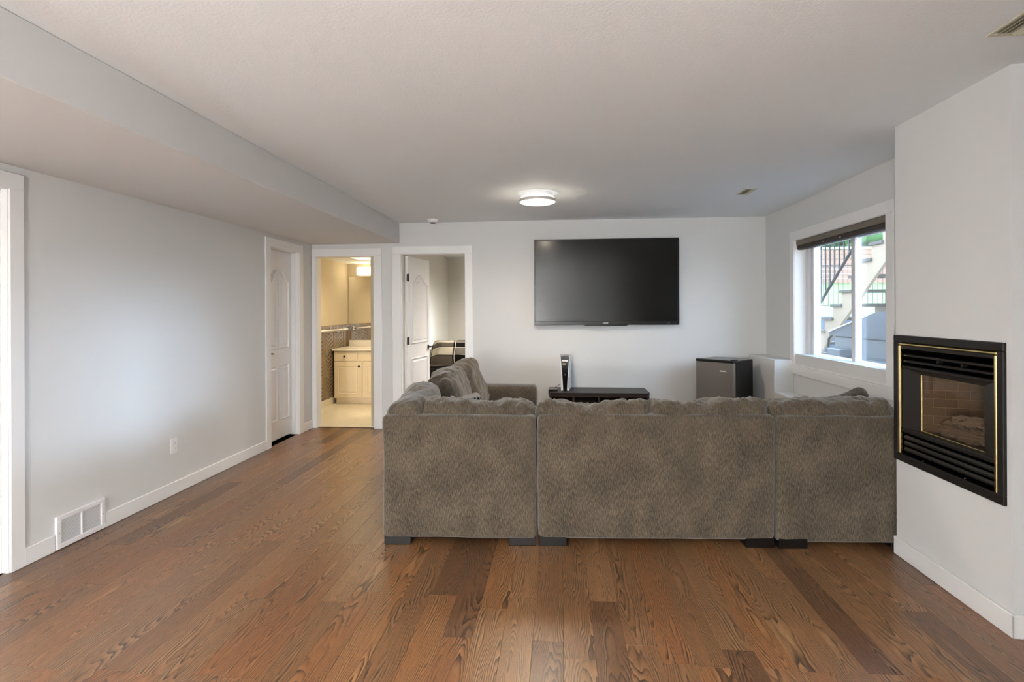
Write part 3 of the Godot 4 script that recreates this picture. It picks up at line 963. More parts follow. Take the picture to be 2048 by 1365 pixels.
# ---------------------------------------------------------------- window, blind and the yard
func window_and_outside():
	var z0 = -5.62; var z1 = -4.095; var y0 = 0.865; var y1 = 2.075
	var w = thing("window_1", "white vinyl sliding window in a deep reveal on the right wall", "window", Vector3(XR, 0, 0), 0.0, "", "structure")
	var mb := MB.new()
	mb.box(Vector3(-0.012, y0 - 0.01, z0 + 0.001), Vector3(0.238, y0 + 0.003, z1 - 0.001), 0.002)
	mb.box(Vector3(-0.002, y1 - 0.004, z0 + 0.001), Vector3(0.238, y1 + 0.004, z1 - 0.001))
	for z in [z0 - 0.002, z1 - 0.004]: mb.box(Vector3(-0.002, y0, z), Vector3(0.238, y1, z + 0.006))
	obj("reveal", mb, M.trim, w)
	mb = MB.new()
	var fx0 = 0.10; var fx1 = 0.19
	mb.box(Vector3(fx0, y0, z0), Vector3(fx1, y0 + 0.045, z1), 0.004)
	mb.box(Vector3(fx0, y1 - 0.045, z0), Vector3(fx1, y1, z1), 0.004)
	mb.box(Vector3(fx0, y0 + 0.045, z0), Vector3(fx1, y1 - 0.045, z0 + 0.07), 0.004)
	mb.box(Vector3(fx0, y0 + 0.045, z1 - 0.07), Vector3(fx1, y1 - 0.045, z1), 0.004)
	mb.box(Vector3(fx0 + 0.012, y0, z0 + 0.09), Vector3(fx0 + 0.03, y0 + 0.055, z1 - 0.07), 0.003)
	obj("window_frame", mb, M.vinylframe, w)
	# two sashes that slide past each other
	for k in 2:
		var a = z0 + 0.07 if k == 0 else -4.83
		var b = -4.755 if k == 0 else z1 - 0.07
		var x = 0.118 if k == 0 else 0.152
		var s = MB.new()
		var ya = y0 + 0.045; var yb = y1 - 0.045
		var st = 0.058
		s.box(Vector3(x, ya, a), Vector3(x + 0.03, yb, a + st), 0.004)
		s.box(Vector3(x, ya, b - st), Vector3(x + 0.03, yb, b), 0.004)
		s.box(Vector3(x, ya, a + st), Vector3(x + 0.03, ya + 0.035, b - st), 0.004)
		s.box(Vector3(x, yb - 0.04, a + st), Vector3(x + 0.03, yb, b - st), 0.004)
		var so = obj("sash", s, M.vinylframe, w)
		bx("pane", Vector3(x + 0.012, ya + 0.035, a + st), Vector3(x + 0.016, yb - 0.04, b - st), M.glass, so)
	# flat casing boards
	var t = thing("trim_5", "white flat casing boards round the sliding window", "window casing", Vector3(XR, 0, 0), 0.0, "", "structure")
	bx("casing_board", Vector3(-0.014, y0 - 0.1, z0 - 0.095), Vector3(0, y0 - 0.012, z1 + 0.09), M.trim, t, 0.003)
	bx("casing_board", Vector3(-0.014, y1, z0 - 0.095), Vector3(0, y1 + 0.09, z1 + 0.09), M.trim, t, 0.003)
	bx("casing_board", Vector3(-0.014, y0 - 0.012, z0 - 0.095), Vector3(0, y1, z0), M.trim, t, 0.003)
	bx("casing_board", Vector3(-0.014, y0 - 0.012, z1), Vector3(0, y1, z1 + 0.09), M.trim, t, 0.003)
	# roller blind, rolled up
	var bl = thing("roller_blind", "dark brown roller blind rolled up at the top of the window", "blind", Vector3(XR + 0.022, 0, 0))
	bx("cassette", Vector3(-0.02, 2.022, z0 + 0.02), Vector3(0.06, 2.07, z1 - 0.004), mat(Color(0.46, 0.43, 0.38), 0.55), bl, 0.006)
	bx("bottom_rail", Vector3(-0.012, 1.978, z0 + 0.025), Vector3(0.045, 2.02, z1 - 0.006), M.blind, bl, 0.008)
	mb = MB.new()
	mb.tube([Vector3(0.02, 2.03, z0 + 0.02), Vector3(0.02, 2.03, z1 - 0.005)], 0.03, 16)
	obj("fabric_roll", mb, M.blind, bl)
	bx("end_cap", Vector3(-0.022, 1.985, z0 + 0.002), Vector3(0.06, 2.074, z0 + 0.018), M.whiteplastic, bl, 0.003)
	for z in [-5.05, -4.76]:
		bx("clip", Vector3(-0.018, 1.992, z - 0.012), Vector3(-0.01, 2.002, z + 0.012), M.chrome, bl, 0.002)

	# --- outside
	var stone := mat(Color(0.5, 0.5, 0.48), 0.9)
	tag(bx("patio", Vector3(XR + 0.24, 0.1, -10.2), Vector3(9.0, 0.35, 0.8), stone), "pale concrete patio outside the sliding window", "patio", "", "structure")
	tag(bx("retaining_wall", Vector3(2.6, 0.1, -10.4), Vector3(9.0, 1.265, -10.2), mat(Color(0.28, 0.34, 0.40), 0.8)), "blue grey retaining wall behind the grill outside", "retaining wall", "", "structure")
	mb = MB.new()
	mb.prism(PackedVector2Array([Vector2(-10.4, 0.1), Vector2(-40.0, 0.1), Vector2(-40.0, 3.2), Vector2(-19.0, 2.3), Vector2(-10.4, 1.25)]), 0.0, 30.0)
	var lawn = obj("lawn", mb, mat(Color(0.46, 0.55, 0.30), 0.9))
	lawn.rotation.y = -PI / 2          # local x becomes world z
	lawn.position = Vector3(32.0, 0, 0)
	tag(lawn, "bright green lawn rising behind the stairs outside", "lawn", "", "structure")
	tag(bx("yard_ground", Vector3(XR + 0.24, -0.3, 0.8), Vector3(25, -0.13, 30), mat(Color(0.5, 0.5, 0.46), 0.9)), "pale ground beyond the unseen patio opening behind the camera", "ground", "", "structure")
	var fn = thing("board_fence", "reddish horizontal board fence at the back of the yard", "fence", Vector3(6.0, 2.2, -18.0))
	for k in 7:
		bx("board", Vector3(0, 0.15 * k, 0), Vector3(12, 0.15 * k + 0.143, 0.03), mat(Color(0.62 - 0.02 * (k % 2), 0.46, 0.39), 0.8), fn, 0.006)
	bx("cap_rail", Vector3(-0.05, 1.06, -0.04), Vector3(12.05, 1.13, 0.07), mat(Color(0.92, 0.92, 0.92), 0.8), fn, 0.01)
	for k in 7: bx("post", Vector3(k * 2.0 - 0.04, -0.3, -0.09), Vector3(k * 2.0 + 0.04, 1.06, 0.0), mat(Color(0.6, 0.42, 0.36), 0.8), fn)
	for k in 3:
		var tr = thing("tree", ["round pale green tree beyond the board fence, far left in the window", "broad grey green tree beyond the board fence, behind the stair guard", "tall pale green tree beyond the board fence, behind the top steps"][k], "tree", Vector3([8.0, 11.6, 15.6][k], 2.5, -21.0 - k), 0.0, "trees beyond the fence")
		mb = MB.new()
		mb.tube([Vector3(0, -0.3, 0), Vector3(0.05, 1.0, 0), Vector3(0, 1.8, 0.05)], 0.14, 10, 0.07)
		obj("trunk", mb, mat(Color(0.35, 0.29, 0.24), 0.9), tr)
		var nz := noise(80 + k, 0.9, 3)
		mb = MB.new()
		mb.xf.origin = Vector3(0, 2.0, 0)
		mb.cushion(Vector3(2.6 + k * 0.3, 2.2 + k * 0.35, 2.2), 1.0, Vector3i(22, 22, 22), func(q, o): return q + o * (nz.get_noise_3d(q.x * 2.0, q.y * 2.0, q.z * 2.0) * 0.9))
		obj("crown", mb, mat(Color(0.36, 0.5, 0.3), 0.9), tr)
	# a dark wire fence across the lawn
	var wf = thing("wire_fence", "thin dark wire fence across the lawn", "fence", Vector3(4.0, 1.4, -12.2))
	mb = MB.new()
	for k in 60: mb.box(Vector3(k * 0.1, 0, -0.004), Vector3(k * 0.1 + 0.007, 0.95, 0.004))
	obj("pickets", mb, M.black, wf).set_meta("kind", "stuff")
	for y in [0.06, 0.9]: bx("rail", Vector3(0, y, -0.01), Vector3(6, y + 0.025, 0.01), M.black, wf)
	# wooden stair that climbs towards the camera
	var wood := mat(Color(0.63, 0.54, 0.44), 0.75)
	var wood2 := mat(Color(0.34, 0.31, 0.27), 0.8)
	var sx = 3.9
	var stt = thing("outdoor_stairs", "pale wooden outdoor stairs with open risers seen through the window", "stairs", Vector3(sx, 0, -8.25))
	var run = 0.245; var rise = 0.19
	var base_y = 0.35
	var nst := 19
	for k in nst:
		var y = 1.47 + (k - 0) * rise - 5 * rise
		var z = (k - 5) * run
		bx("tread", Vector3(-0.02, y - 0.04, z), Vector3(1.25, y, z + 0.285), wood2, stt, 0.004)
	for x in [0.03, 0.6, 1.18]:
		var out := PackedVector2Array()
		for k in nst:
			var y = 1.47 + k * rise - 5 * rise - 0.04
			var z = (k - 5) * run
			out.append(Vector2(z + 0.02, y - (rise if k > 0 else rise)))
			out.append(Vector2(z + 0.02, y))
		var yl = 1.47 + (nst - 1) * rise - 5 * rise - 0.04
		var zl = (nst - 6) * run + 0.26
		out.append(Vector2(zl, yl))
		out.append(Vector2(zl, yl - 0.34))
		out.append(Vector2(-5 * run + 0.33, base_y))
		out.append(Vector2(-5 * run + 0.02, base_y))
		mb = MB.new()
		mb.xf = Transform3D(Basis(Vector3(0, 1, 0), -PI / 2), Vector3(x + 0.02, 0, 0))
		mb.prism(out, 0.0, 0.04)
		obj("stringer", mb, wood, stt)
	var gd = thing("stair_guard", "dark metal guard with thin balusters along the outdoor stairs", "railing", Vector3(sx - 0.06, 0, -8.25))
	var gy = func(z: float) -> float: return 1.47 + z / run * rise + 0.18
	for off in [0.0, 0.86]:
		mb = MB.new()
		mb.tube([Vector3(0, gy.call(-1.0) + off, -1.0), Vector3(0, gy.call(3.3) + off, 3.3)], 0.021, 8)
		obj("rail", mb, M.blacksteel, gd)
	for k in 33:
		var z = -0.95 + k * 0.13
		bx("baluster", Vector3(-0.008, gy.call(z), z - 0.008), Vector3(0.008, gy.call(z) + 0.86, z + 0.008), M.blacksteel, gd)

	# barbecue on the patio
	var g = thing("barbecue_grill", "large blue grey barbecue grill with a domed lid outside the window", "grill", Vector3(3.0, 0.35, -5.4))
	var gm := mat(Color(0.25, 0.285, 0.33), 0.4)
	var gm2 := mat(Color(0.40, 0.42, 0.43), 0.5)
	mb = MB.new()
	mb.xf = Transform3D(Basis(Vector3(0, 1, 0), -PI / 2), Vector3(0.55, 0, 0))
	var lid := PackedVector2Array([Vector2(-1.0, 0.76), Vector2(-1.0, 0.80), Vector2(-0.3, 0.965), Vector2(-0.16, 1.005), Vector2(-0.02, 1.025), Vector2(0.15, 1.03), Vector2(0.72, 1.03), Vector2(0.84, 0.99), Vector2(0.9, 0.9), Vector2(0.9, 0.76)])
	mb.prism(lid, 0.0, 0.55, true)
	obj("lid", mb, gm, g)
	bx("cabinet", Vector3(0.02, 0.46, -0.92), Vector3(0.53, 0.755, 0.86), gm2, g, 0.01)
	bx("lower_cabinet", Vector3(0.03, 0.08, -0.9), Vector3(0.52, 0.455, 0.84), gm, g, 0.01)
	bx("control_box", Vector3(-0.09, 0.50, -0.86), Vector3(0.02, 0.63, -0.58), gm2, g, 0.008)
	bx("side_shelf", Vector3(-0.12, 0.40, -0.3), Vector3(0.03, 0.45, 0.7), gm, g, 0.01)
	mb = MB.new()
	mb.tube([Vector3(0.05, 0.78, -1.0), Vector3(0.03, 0.72, -1.07), Vector3(0.03, 0.6, -1.09), Vector3(0.03, 0.45, -1.08), Vector3(0.05, 0.4, -0.95)], 0.014)
	obj("hose", mb, M.black, g)
	mb = MB.new()
	mb.tube([Vector3(-0.012, 0.80, -0.98), Vector3(-0.012, 0.965, -0.3)], 0.008)
	obj("lid_edge", mb, M.chrome, g)
	for x in [0.06, 0.48]:
		for z in [-0.85, 0.8]: bx("leg", Vector3(x - 0.02, 0, z - 0.02), Vector3(x + 0.02, 0.1, z + 0.02), M.black, g)

# ---------------------------------------------------------------- fireplace
func fireplace():
	# local x runs towards the camera along the chase, local z points into the room
	var f = thing("gas_fireplace", "black gas fireplace insert with brass trim set in the white chase", "fireplace", Vector3(XC, 0, -2.935), -PI / 2)
	var S = M.blacksteel
	bx("surround_panel", Vector3(-0.391, 1.216, -0.004), Vector3(0.391, 1.254, 0.014), S, f, 0.003)
	bx("surround_panel", Vector3(-0.391, 0.547, -0.004), Vector3(0.391, 0.588, 0.014), S, f, 0.003)
	bx("surround_panel", Vector3(-0.391, 0.588, -0.004), Vector3(-0.353, 1.216, 0.014), S, f, 0.003)
	bx("surround_panel", Vector3(0.353, 0.588, -0.004), Vector3(0.391, 1.216, 0.014), S, f, 0.003)
	bx("brass_trim", Vector3(-0.352, 1.198, -0.004), Vector3(0.352, 1.213, 0.011), M.brass, f, 0.005)
	for s in [-1, 1]: bx("brass_trim", Vector3(s * 0.353, 0.588, -0.004), Vector3(s * 0.334, 1.198, 0.013), M.brass, f, 0.005)
	# shell behind: a dark steel box open to the front
	var mb := MB.new()
	mb.box(Vector3(-0.345, 0.56, -0.37), Vector3(0.345, 1.215, -0.36))
	for s in [-1, 1]: mb.box(Vector3(s * 0.345, 0.56, -0.36), Vector3(s * 0.336, 1.215, -0.004))
	mb.box(Vector3(-0.336, 0.56, -0.36), Vector3(0.336, 0.585, -0.012))
	mb.box(Vector3(-0.336, 1.2, -0.36), Vector3(0.336, 1.215, -0.004))
	mb.box(Vector3(-0.336, 1.055, -0.36), Vector3(0.336, 1.06, -0.04))
	mb.box(Vector3(-0.336, 0.715, -0.36), Vector3(0.336, 0.722, -0.032))
	obj("shell", mb, M.deep, f)
	bx("header", Vector3(-0.336, 1.178, -0.02), Vector3(0.336, 1.199, 0.004), S, f, 0.003)
	for y in [1.142, 1.109]: bx("louvre", Vector3(-0.33, y - 0.006, -0.035), Vector3(0.33, y + 0.006, -0.004), S, f, 0.003)
	for x in [-0.08, 0.09]:
		mb = MB.new()
		mb.xf = Transform3D(Basis(Vector3(1, 0, 0), PI / 2), Vector3(x, 1.126, -0.045))
		mb.lathe([Vector2(0, 0), Vector2(0.01, 0), Vector2(0.01, 0.02), Vector2(0, 0.02)], 14)
		obj("screw", mb, S, f)
	# bevelled door round the glass
	var o = [Vector3(-0.33, 0.736, 0.0), Vector3(0.33, 0.736, 0.0), Vector3(0.33, 1.078, 0.0), Vector3(-0.33, 1.078, 0.0)]
	var i = [Vector3(-0.222, 0.734, -0.032), Vector3(0.222, 0.734, -0.032), Vector3(0.222, 1.044, -0.032), Vector3(-0.222, 1.044, -0.032)]
	for k in [1, 2, 3]:
		mb = MB.new()
		var a = k; var b = (k + 1) % 4
		var out = Vector3([0, -1, 0, 1][k], [1, 0, -1, 0][k], 1.6)
		mb.quad(o[a], o[b], i[b], i[a], out)
		var dz = Vector3(0, 0, -0.006)
		mb.quad(o[a] + dz, o[b] + dz, i[b] + dz, i[a] + dz, -out)
		mb.quad(i[a], i[b], i[b] + dz, i[a] + dz, out)
		mb.quad(o[a], o[b], o[b] + dz, o[a] + dz, -out)
		obj("bevel_panel", mb, mat(Color(0.14, 0.13, 0.125), 0.42), f)
	bx("top_lip", Vector3(-0.332, 1.07, -0.03), Vector3(0.332, 1.084, 0.003), S, f, 0.003)
	bx("bottom_lip", Vector3(-0.332, 0.712, -0.035), Vector3(0.332, 0.735, 0.004), S, f, 0.004)
	bx("glass_trim", Vector3(-0.222, 0.735, -0.034), Vector3(-0.212, 1.044, -0.028), M.brass, f, 0.002)
	bx("glass_trim", Vector3(-0.212, 0.735, -0.034), Vector3(0.222, 0.742, -0.028), M.brass, f, 0.002)
	bx("glass_pane", Vector3(-0.222, 0.735, -0.04), Vector3(0.222, 1.044, -0.036), M.darkglass, f)
	for k in 3:
		var y = 0.682 - k * 0.033
		mb = MB.new()
		mb.xf = Transform3D(Basis(Vector3(1, 0, 0), 0.3), Vector3(0, y, -0.014))
		mb.box(Vector3(-0.332, -0.013, -0.01), Vector3(0.332, 0.013, 0.01), 0.008)
		obj("louvre", mb, S, f)
	for x in [-0.15, 0.15]:
		mb = MB.new()
		mb.xf = Transform3D(Basis(Vector3(1, 0, 0), PI / 2), Vector3(x, 0.594, 0.002))
		mb.lathe([Vector2(0, 0), Vector2(0.005, 0), Vector2(0.004, 0.006), Vector2(0, 0.007)], 12)
		obj("screw", mb, M.chrome, f)
	# brick lined firebox
	var bricks := [mat(Color(0.36, 0.265, 0.175), 0.9), mat(Color(0.335, 0.24, 0.16), 0.9), mat(Color(0.385, 0.29, 0.195), 0.9)]
	var mortar := mat(Color(0.52, 0.42, 0.31), 0.95)
	var fb = bx("firebox_floor", Vector3(-0.24, 0.722, -0.33), Vector3(0.24, 0.73, -0.045), mat(Color(0.23, 0.17, 0.12), 0.95), f)
	var lining := [[Vector3(-0.245, 0.73, -0.045), Vector3(-0.165, 0.73, -0.33)], [Vector3(-0.165, 0.73, -0.33), Vector3(0.165, 0.73, -0.33)], [Vector3(0.165, 0.73, -0.33), Vector3(0.245, 0.73, -0.045)]]
	var ch = 0.046
	var r := RandomNumberGenerator.new()
	r.seed = 12
	for q in lining:
		var d = q[1] - q[0]
		var len = d.length()
		var ax = d.normalized()
		var nn = ax.cross(Vector3.UP).normalized()
		if nn.dot(Vector3(0, 0, -0.18) - (q[0] + q[1]) / 2 + Vector3(0, 0.73, 0)) < 0: nn = -nn
		var bas = Basis(ax, Vector3.UP, ax.cross(Vector3.UP))
		var s = sign(bas.z.dot(nn))
		mb = MB.new()
		mb.xf = Transform3D(bas, q[0])
		mb.box(Vector3(0, 0, -s * 0.012), Vector3(len, 0.325, 0))
		var back = obj("brick_panel", mb, mortar, f)
		for c in 7:
			var x = -0.055 if c % 2 else 0.0
			while x < len - 0.004:
				var a = max(x, 0.0) + 0.0018; var b = min(x + 0.11, len) - 0.0018
				if b - a > 0.01:
					mb = MB.new()
					mb.xf = Transform3D(bas, q[0])
					mb.box(Vector3(a, c * ch + 0.0018, 0), Vector3(b, (c + 1) * ch - 0.0018, s * (0.004 + r.randf() * 0.0015)), 0.0015)
					obj("brick", mb, bricks[r.randi() % 3], back)
				x += 0.11
	# ceramic logs
	var specs := [[Vector3(-0.17, 0.765, -0.11), Vector3(0.2, 0.775, -0.1), 0.034], [Vector3(-0.12, 0.765, -0.22), Vector3(0.16, 0.79, -0.24), 0.036], [Vector3(-0.09, 0.82, -0.1), Vector3(0.12, 0.835, -0.21), 0.026], [Vector3(0.02, 0.825, -0.22), Vector3(0.17, 0.82, -0.09), 0.024]]
	for k in 4:
		var s = specs[k]
		var lg = thing("gas_log", ["long grey brown ceramic log lying across the front of the fireplace", "thick ceramic log lying across the back of the fireplace", "slim ceramic log slanting over the two long logs", "short ceramic log crossing at the right of the fireplace"][k], "log", Vector3(XC, 0, -2.935), -PI / 2, "ceramic logs in the fireplace")
		var nz := noise(140 + k, 9.0, 3)
		var nf := noise(150 + k, 30.0, 2)
		var d = s[1] - s[0]
		var len = d.length()
		var ax = d.normalized()
		var side = ax.cross(Vector3.UP).normalized()
		mb = MB.new()
		mb.xf = Transform3D(Basis(ax, side.cross(ax), side), (s[0] + s[1]) / 2)
		var R = s[2]
		mb.cushion(Vector3(len, R * 2, R * 2), R * 0.95, Vector3i(44, 20, 20), func(q, oo):
			var ang = atan2(q.y, q.z)
			return q + Vector3(0, oo.y, oo.z) * (nz.get_noise_3d(q.x * 0.8, q.y * 2, q.z * 2) * 0.022 + nf.get_noise_2d(q.x * 0.3, ang * 0.3) * 0.016))
		obj("bark", mb, mat([Color(0.40, 0.32, 0.24), Color(0.36, 0.29, 0.22), Color(0.45, 0.37, 0.29), Color(0.42, 0.34, 0.26)][k], 0.95), lg)

# ---------------------------------------------------------------- sectional sofa
# a back cushion: soft block with a dipped top edge and wrinkles near the top
func back_cushion(size: Vector3, sd: int, sag: float, tilt := 0.0) -> Callable:
	var nz := noise(sd, 5.5, 3)
	var nw := noise(sd + 7, 13.0, 2)
	return func(q: Vector3, o: Vector3) -> Vector3:
		var e = q.x / (size.x * 0.5)
		var up = smoothstep(0.0, 1.0, (q.y / size.y) + 0.5)
		var dip = -sag * exp(-pow((e - tilt) / 0.42, 2.0)) * up
		var puff = Vector3(0, 0, o.z * 0.012 * (1.0 - e * e))
		var nn = nz.get_noise_3d(q.x, q.y, q.z) * 0.022 + absf(nw.get_noise_3d(q.x * 0.9, q.y * 0.3, q.z * 0.3)) * -0.032 * up * (1.0 if o.y > 0.2 else 0.3)
		return q + puff + o * nn + Vector3(0, dip, 0)

func soft(called: String, size: Vector3, r: float, seg: Vector3i, at: Transform3D, parent: Node, push: Callable, m: Material = null) -> MeshInstance3D:
	var mb := MB.new()
	mb.xf = at
	mb.cushion(size, r, seg, push)
	return obj(called, mb, m if m else M.fabric, parent)

func upholstered(called: String, lo: Vector3, hi: Vector3, r: float, parent: Node, sd := 1, amp := 0.004) -> MeshInstance3D:
	var nz := noise(sd + 300, 2.6, 2)
	var s = hi - lo
	var seg = Vector3i(clampi(int(s.x / 0.05), 6, 30), clampi(int(s.y / 0.05), 6, 20), clampi(int(s.z / 0.05), 6, 30))
	return soft(called, s, r, seg, Transform3D(Basis.IDENTITY, (lo + hi) / 2), parent, func(q, o): return q + o * nz.get_noise_3d(q.x + lo.x, q.y, q.z) * amp)

func sofa_leg(x: float, z: float, w: float, parent: Node):
	bx("leg", Vector3(x, 0, z), Vector3(x + w, 0.06, z - 0.12), M.footblock, parent, 0.004)

func sofa():
	var turn = 0.052
	var org = Vector3(-1.058, 0, -3.215)
	var bas = Basis(Vector3.UP, turn)
	var at = func(x: float, z: float) -> Vector3: return org + bas * Vector3(x, 0, z)
	var I := Basis.IDENTITY

	# corner piece at the left
	var c = thing("sofa_corner", "left corner piece of the grey brown sectional sofa, with its back to us", "sofa", org, turn)
	upholstered("back_frame", Vector3(0, 0.042, -0.24), Vector3(0.922, 0.776, 0), 0.03, c, 1, 0.008)
	upholstered("side_frame", Vector3(-0.012, 0.042, -0.93), Vector3(0.2, 0.776, -0.22), 0.035, c, 2)
	upholstered("seat_base", Vector3(0.19, 0.068, -0.93), Vector3(0.922, 0.30, -0.23), 0.02, c, 3)
	upholstered("seat_cushion", Vector3(0.2, 0.29, -0.94), Vector3(0.92, 0.46, -0.24), 0.06, c, 4, 0.01)
	var sz = Vector3(0.735, 0.45, 0.22)
	soft("back_cushion", sz, 0.075, Vector3i(56, 24, 18), Transform3D(Basis(Vector3.RIGHT, -0.10), Vector3(0.552, 0.636, -0.15)), c, back_cushion(sz, 21, 0.012, 0.2))
	sz = Vector3(0.78, 0.46, 0.24)
	soft("back_cushion", sz, 0.10, Vector3i(30, 18, 14), Transform3D(Basis(Vector3.UP, PI / 2) * Basis(Vector3.RIGHT, -0.16), Vector3(0.145, 0.640, -0.40)), c, back_cushion(sz, 22, -0.03, 0.7))
	for x in [0.008, 0.757]: sofa_leg(x, -0.01, 0.163, c)
	for x in [0.03, 0.74]: sofa_leg(x, -0.8, 0.163, c)

	# two-seat middle piece
	var m = thing("sofa_loveseat", "middle two cushion piece of the grey brown sectional sofa, back to us", "sofa", at.call(0.931, 0), turn)
	upholstered("back_frame", Vector3(0, 0.042, -0.24), Vector3(1.395, 0.782, 0), 0.034, m, 5, 0.006)
	upholstered("seat_base", Vector3(0.01, 0.068, -0.93), Vector3(1.362, 0.30, -0.23), 0.02, m, 6)
	sz = Vector3(0.70, 0.45, 0.24)
	for k in 2:
		upholstered("seat_cushion", Vector3(0.01 + k * 0.68, 0.29, -0.94), Vector3(0.685 + k * 0.68, 0.46, -0.24), 0.06, m, 7 + k, 0.01)
		soft("back_cushion", sz, 0.07, Vector3i(56, 24, 18), Transform3D(Basis(Vector3.RIGHT, -0.10), Vector3(0.338 + k * 0.694, 0.634 + k * 0.008, -0.14)), m, back_cushion(sz, 23 + k, 0.036 if k == 0 else 0.022, -0.1 if k == 0 else -0.3))
	for x in [0.004, 1.22]: sofa_leg(x, -0.01, 0.168, m)
	for x in [0.004, 1.198]: sofa_leg(x, -0.8, 0.168, m)

	# end piece at the right, its arm behind the chase
	var e = thing("sofa_end", "right end piece of the grey brown sectional sofa, beside the fireplace chase", "sofa", at.call(2.335, 0.0), turn)
	upholstered("back_frame", Vector3(0, 0.03, -0.24), Vector3(0.80, 0.774, -0.0), 0.03, e, 9, 0.006)
	upholstered("seat_base", Vector3(0.01, 0.06, -0.93), Vector3(0.72, 0.30, -0.23), 0.02, e, 10)
	upholstered("seat_cushion", Vector3(0.01, 0.29, -0.94), Vector3(0.70, 0.46, -0.24), 0.06, e, 11, 0.01)
	upholstered("arm", Vector3(0.70, 0.06, -0.95), Vector3(0.86, 0.63, -0.20), 0.05, e, 12)
	sz = Vector3(0.735, 0.45, 0.24)
	soft("back_cushion", sz, 0.075, Vector3i(56, 24, 18), Transform3D(Basis(Vector3.RIGHT, -0.10), Vector3(0.352, 0.640, -0.15)), e, back_cushion(sz, 27, 0.004, 0.0))
	sofa_leg(0.008, 0.0, 0.163, e)
	sofa_leg(0.66, -0.02, 0.163, e)
	for x in [0.008, 0.66]: sofa_leg(x, -0.8, 0.163, e)

	# return along the left with its arm towards the television
	var rt = thing("sofa_return", "far arm piece of the sectional sofa running towards the television", "sofa", Vector3(-1.09, 0, -4.20), 0.0)
	upholstered("back_frame", Vector3(0, 0.068, -1.42), Vector3(0.22, 0.80, 0), 0.04, rt, 13)
	upholstered("seat_base", Vector3(0.2, 0.068, -1.40), Vector3(0.86, 0.30, 0), 0.02, rt, 14)
	upholstered("arm", Vector3(0.0, 0.068, -1.60), Vector3(0.87, 0.635, -1.39), 0.055, rt, 15)
	sz = Vector3(0.66, 0.50, 0.23)
	for k in 2:
		upholstered("seat_cushion", Vector3(0.21, 0.29, -0.69 - k * 0.69), Vector3(0.87, 0.46, -0.01 - k * 0.69), 0.06, rt, 16 + k, 0.01)
		soft("back_cushion", sz, 0.10, Vector3i(48, 26, 20), Transform3D(Basis(Vector3.UP, PI / 2) * Basis(Vector3.RIGHT, -0.30 - 0.05 * k), Vector3(0.205 + k * 0.02, 0.665 + k * 0.012, -0.345 - k * 0.69)), rt, back_cushion(sz, 31 + k, -0.02, 0.0))
	for x in [0.02, 0.7]:
		for z in [-0.02, -1.45]: sofa_leg(x, z, 0.14, rt)

	# loose pillows
	var p = thing("throw_pillow", "small taupe throw pillow leaning behind the right end cushion", "pillow", Vector3(1.83, 0.665, -3.72), 0.0)
	sz = Vector3(0.44, 0.40, 0.15)
	soft("pillow_case", sz, 0.07, Vector3i(18, 16, 8), Transform3D(Basis(Vector3(0, 0, 1), 0.27) * Basis(Vector3.RIGHT, -0.25), Vector3.ZERO), p, pillow_push(sz, 41), fabric(Color(0.34, 0.31, 0.275), 55))
	p = thing("throw_pillow", "pale grey throw pillow with black brush marks on the left sofa seat", "pillow", Vector3(-0.72, 0.562, -4.32), 0.0)
	sz = Vector3(0.40, 0.38, 0.13)
	soft("pillow_case", sz, 0.065, Vector3i(18, 16, 8), Transform3D(Basis(Vector3.UP, 0.9) * Basis(Vector3.RIGHT, -0.42), Vector3.ZERO), p, pillow_push(sz, 43), marked())

func pillow_push(sz: Vector3, sd: int) -> Callable:
	var nz := noise(sd, 6.0, 2)
	return func(q: Vector3, o: Vector3) -> Vector3:
		var ex = absf(q.x / (sz.x * 0.5)); var ey = absf(q.y / (sz.y * 0.5))
		var k = 1.0 - 0.8 * pow(max(ex, ey), 4.0)
		var pull = 1.0 - 0.09 * (1.0 - pow(ey, 2.0)) * pow(ex, 3.0)
		var pull2 = 1.0 - 0.09 * (1.0 - pow(ex, 2.0)) * pow(ey, 3.0)
		return Vector3(q.x * pull, q.y * pull2, q.z * k) + o * nz.get_noise_3d(q.x, q.y, q.z) * 0.01

func marked() -> StandardMaterial3D:
	var img := Image.create(256, 256, false, Image.FORMAT_RGB8)
	img.fill(Color(0.50, 0.49, 0.475))
	var r := RandomNumberGenerator.new()
	r.seed = 8
	for row in 7:
		var y = 10 + row * 36
		var x = 6
		while x < 240:
			var w = 6 + r.randi() % 16
			img.fill_rect(Rect2i(x, y + r.randi() % 8, w, 5 + r.randi() % 8), Color(0.06, 0.055, 0.05))
			x += w + 3 + r.randi() % 9
	var m := mat(Color.WHITE, 0.95, 0.0, 0.1)
	m.albedo_texture = tex(img)
	m.uv1_scale = Vector3(2.2, 2.4, 1)
	m.uv1_offset = Vector3(0.5, 0.5, 0)
	return m

# ---------------------------------------------------------------- things at the far wall
func text(s: String, size: float, depth: float, m: Material, at: Transform3D, parent: Node, called := "lettering"):
	var tm := TextMesh.new()
	tm.text = s
	var f := SystemFont.new()
	f.font_names = PackedStringArray(["Droid Sans"])
	f.font_weight = 700
	tm.font = f
	tm.font_size = 64
	tm.pixel_size = size / 64.0
	tm.depth = depth
	var o := MeshInstance3D.new()
	o.name = numbered(called, parent)
	o.mesh = tm
	o.material_override = m
	parent.add_child(o, true)
	o.transform = at

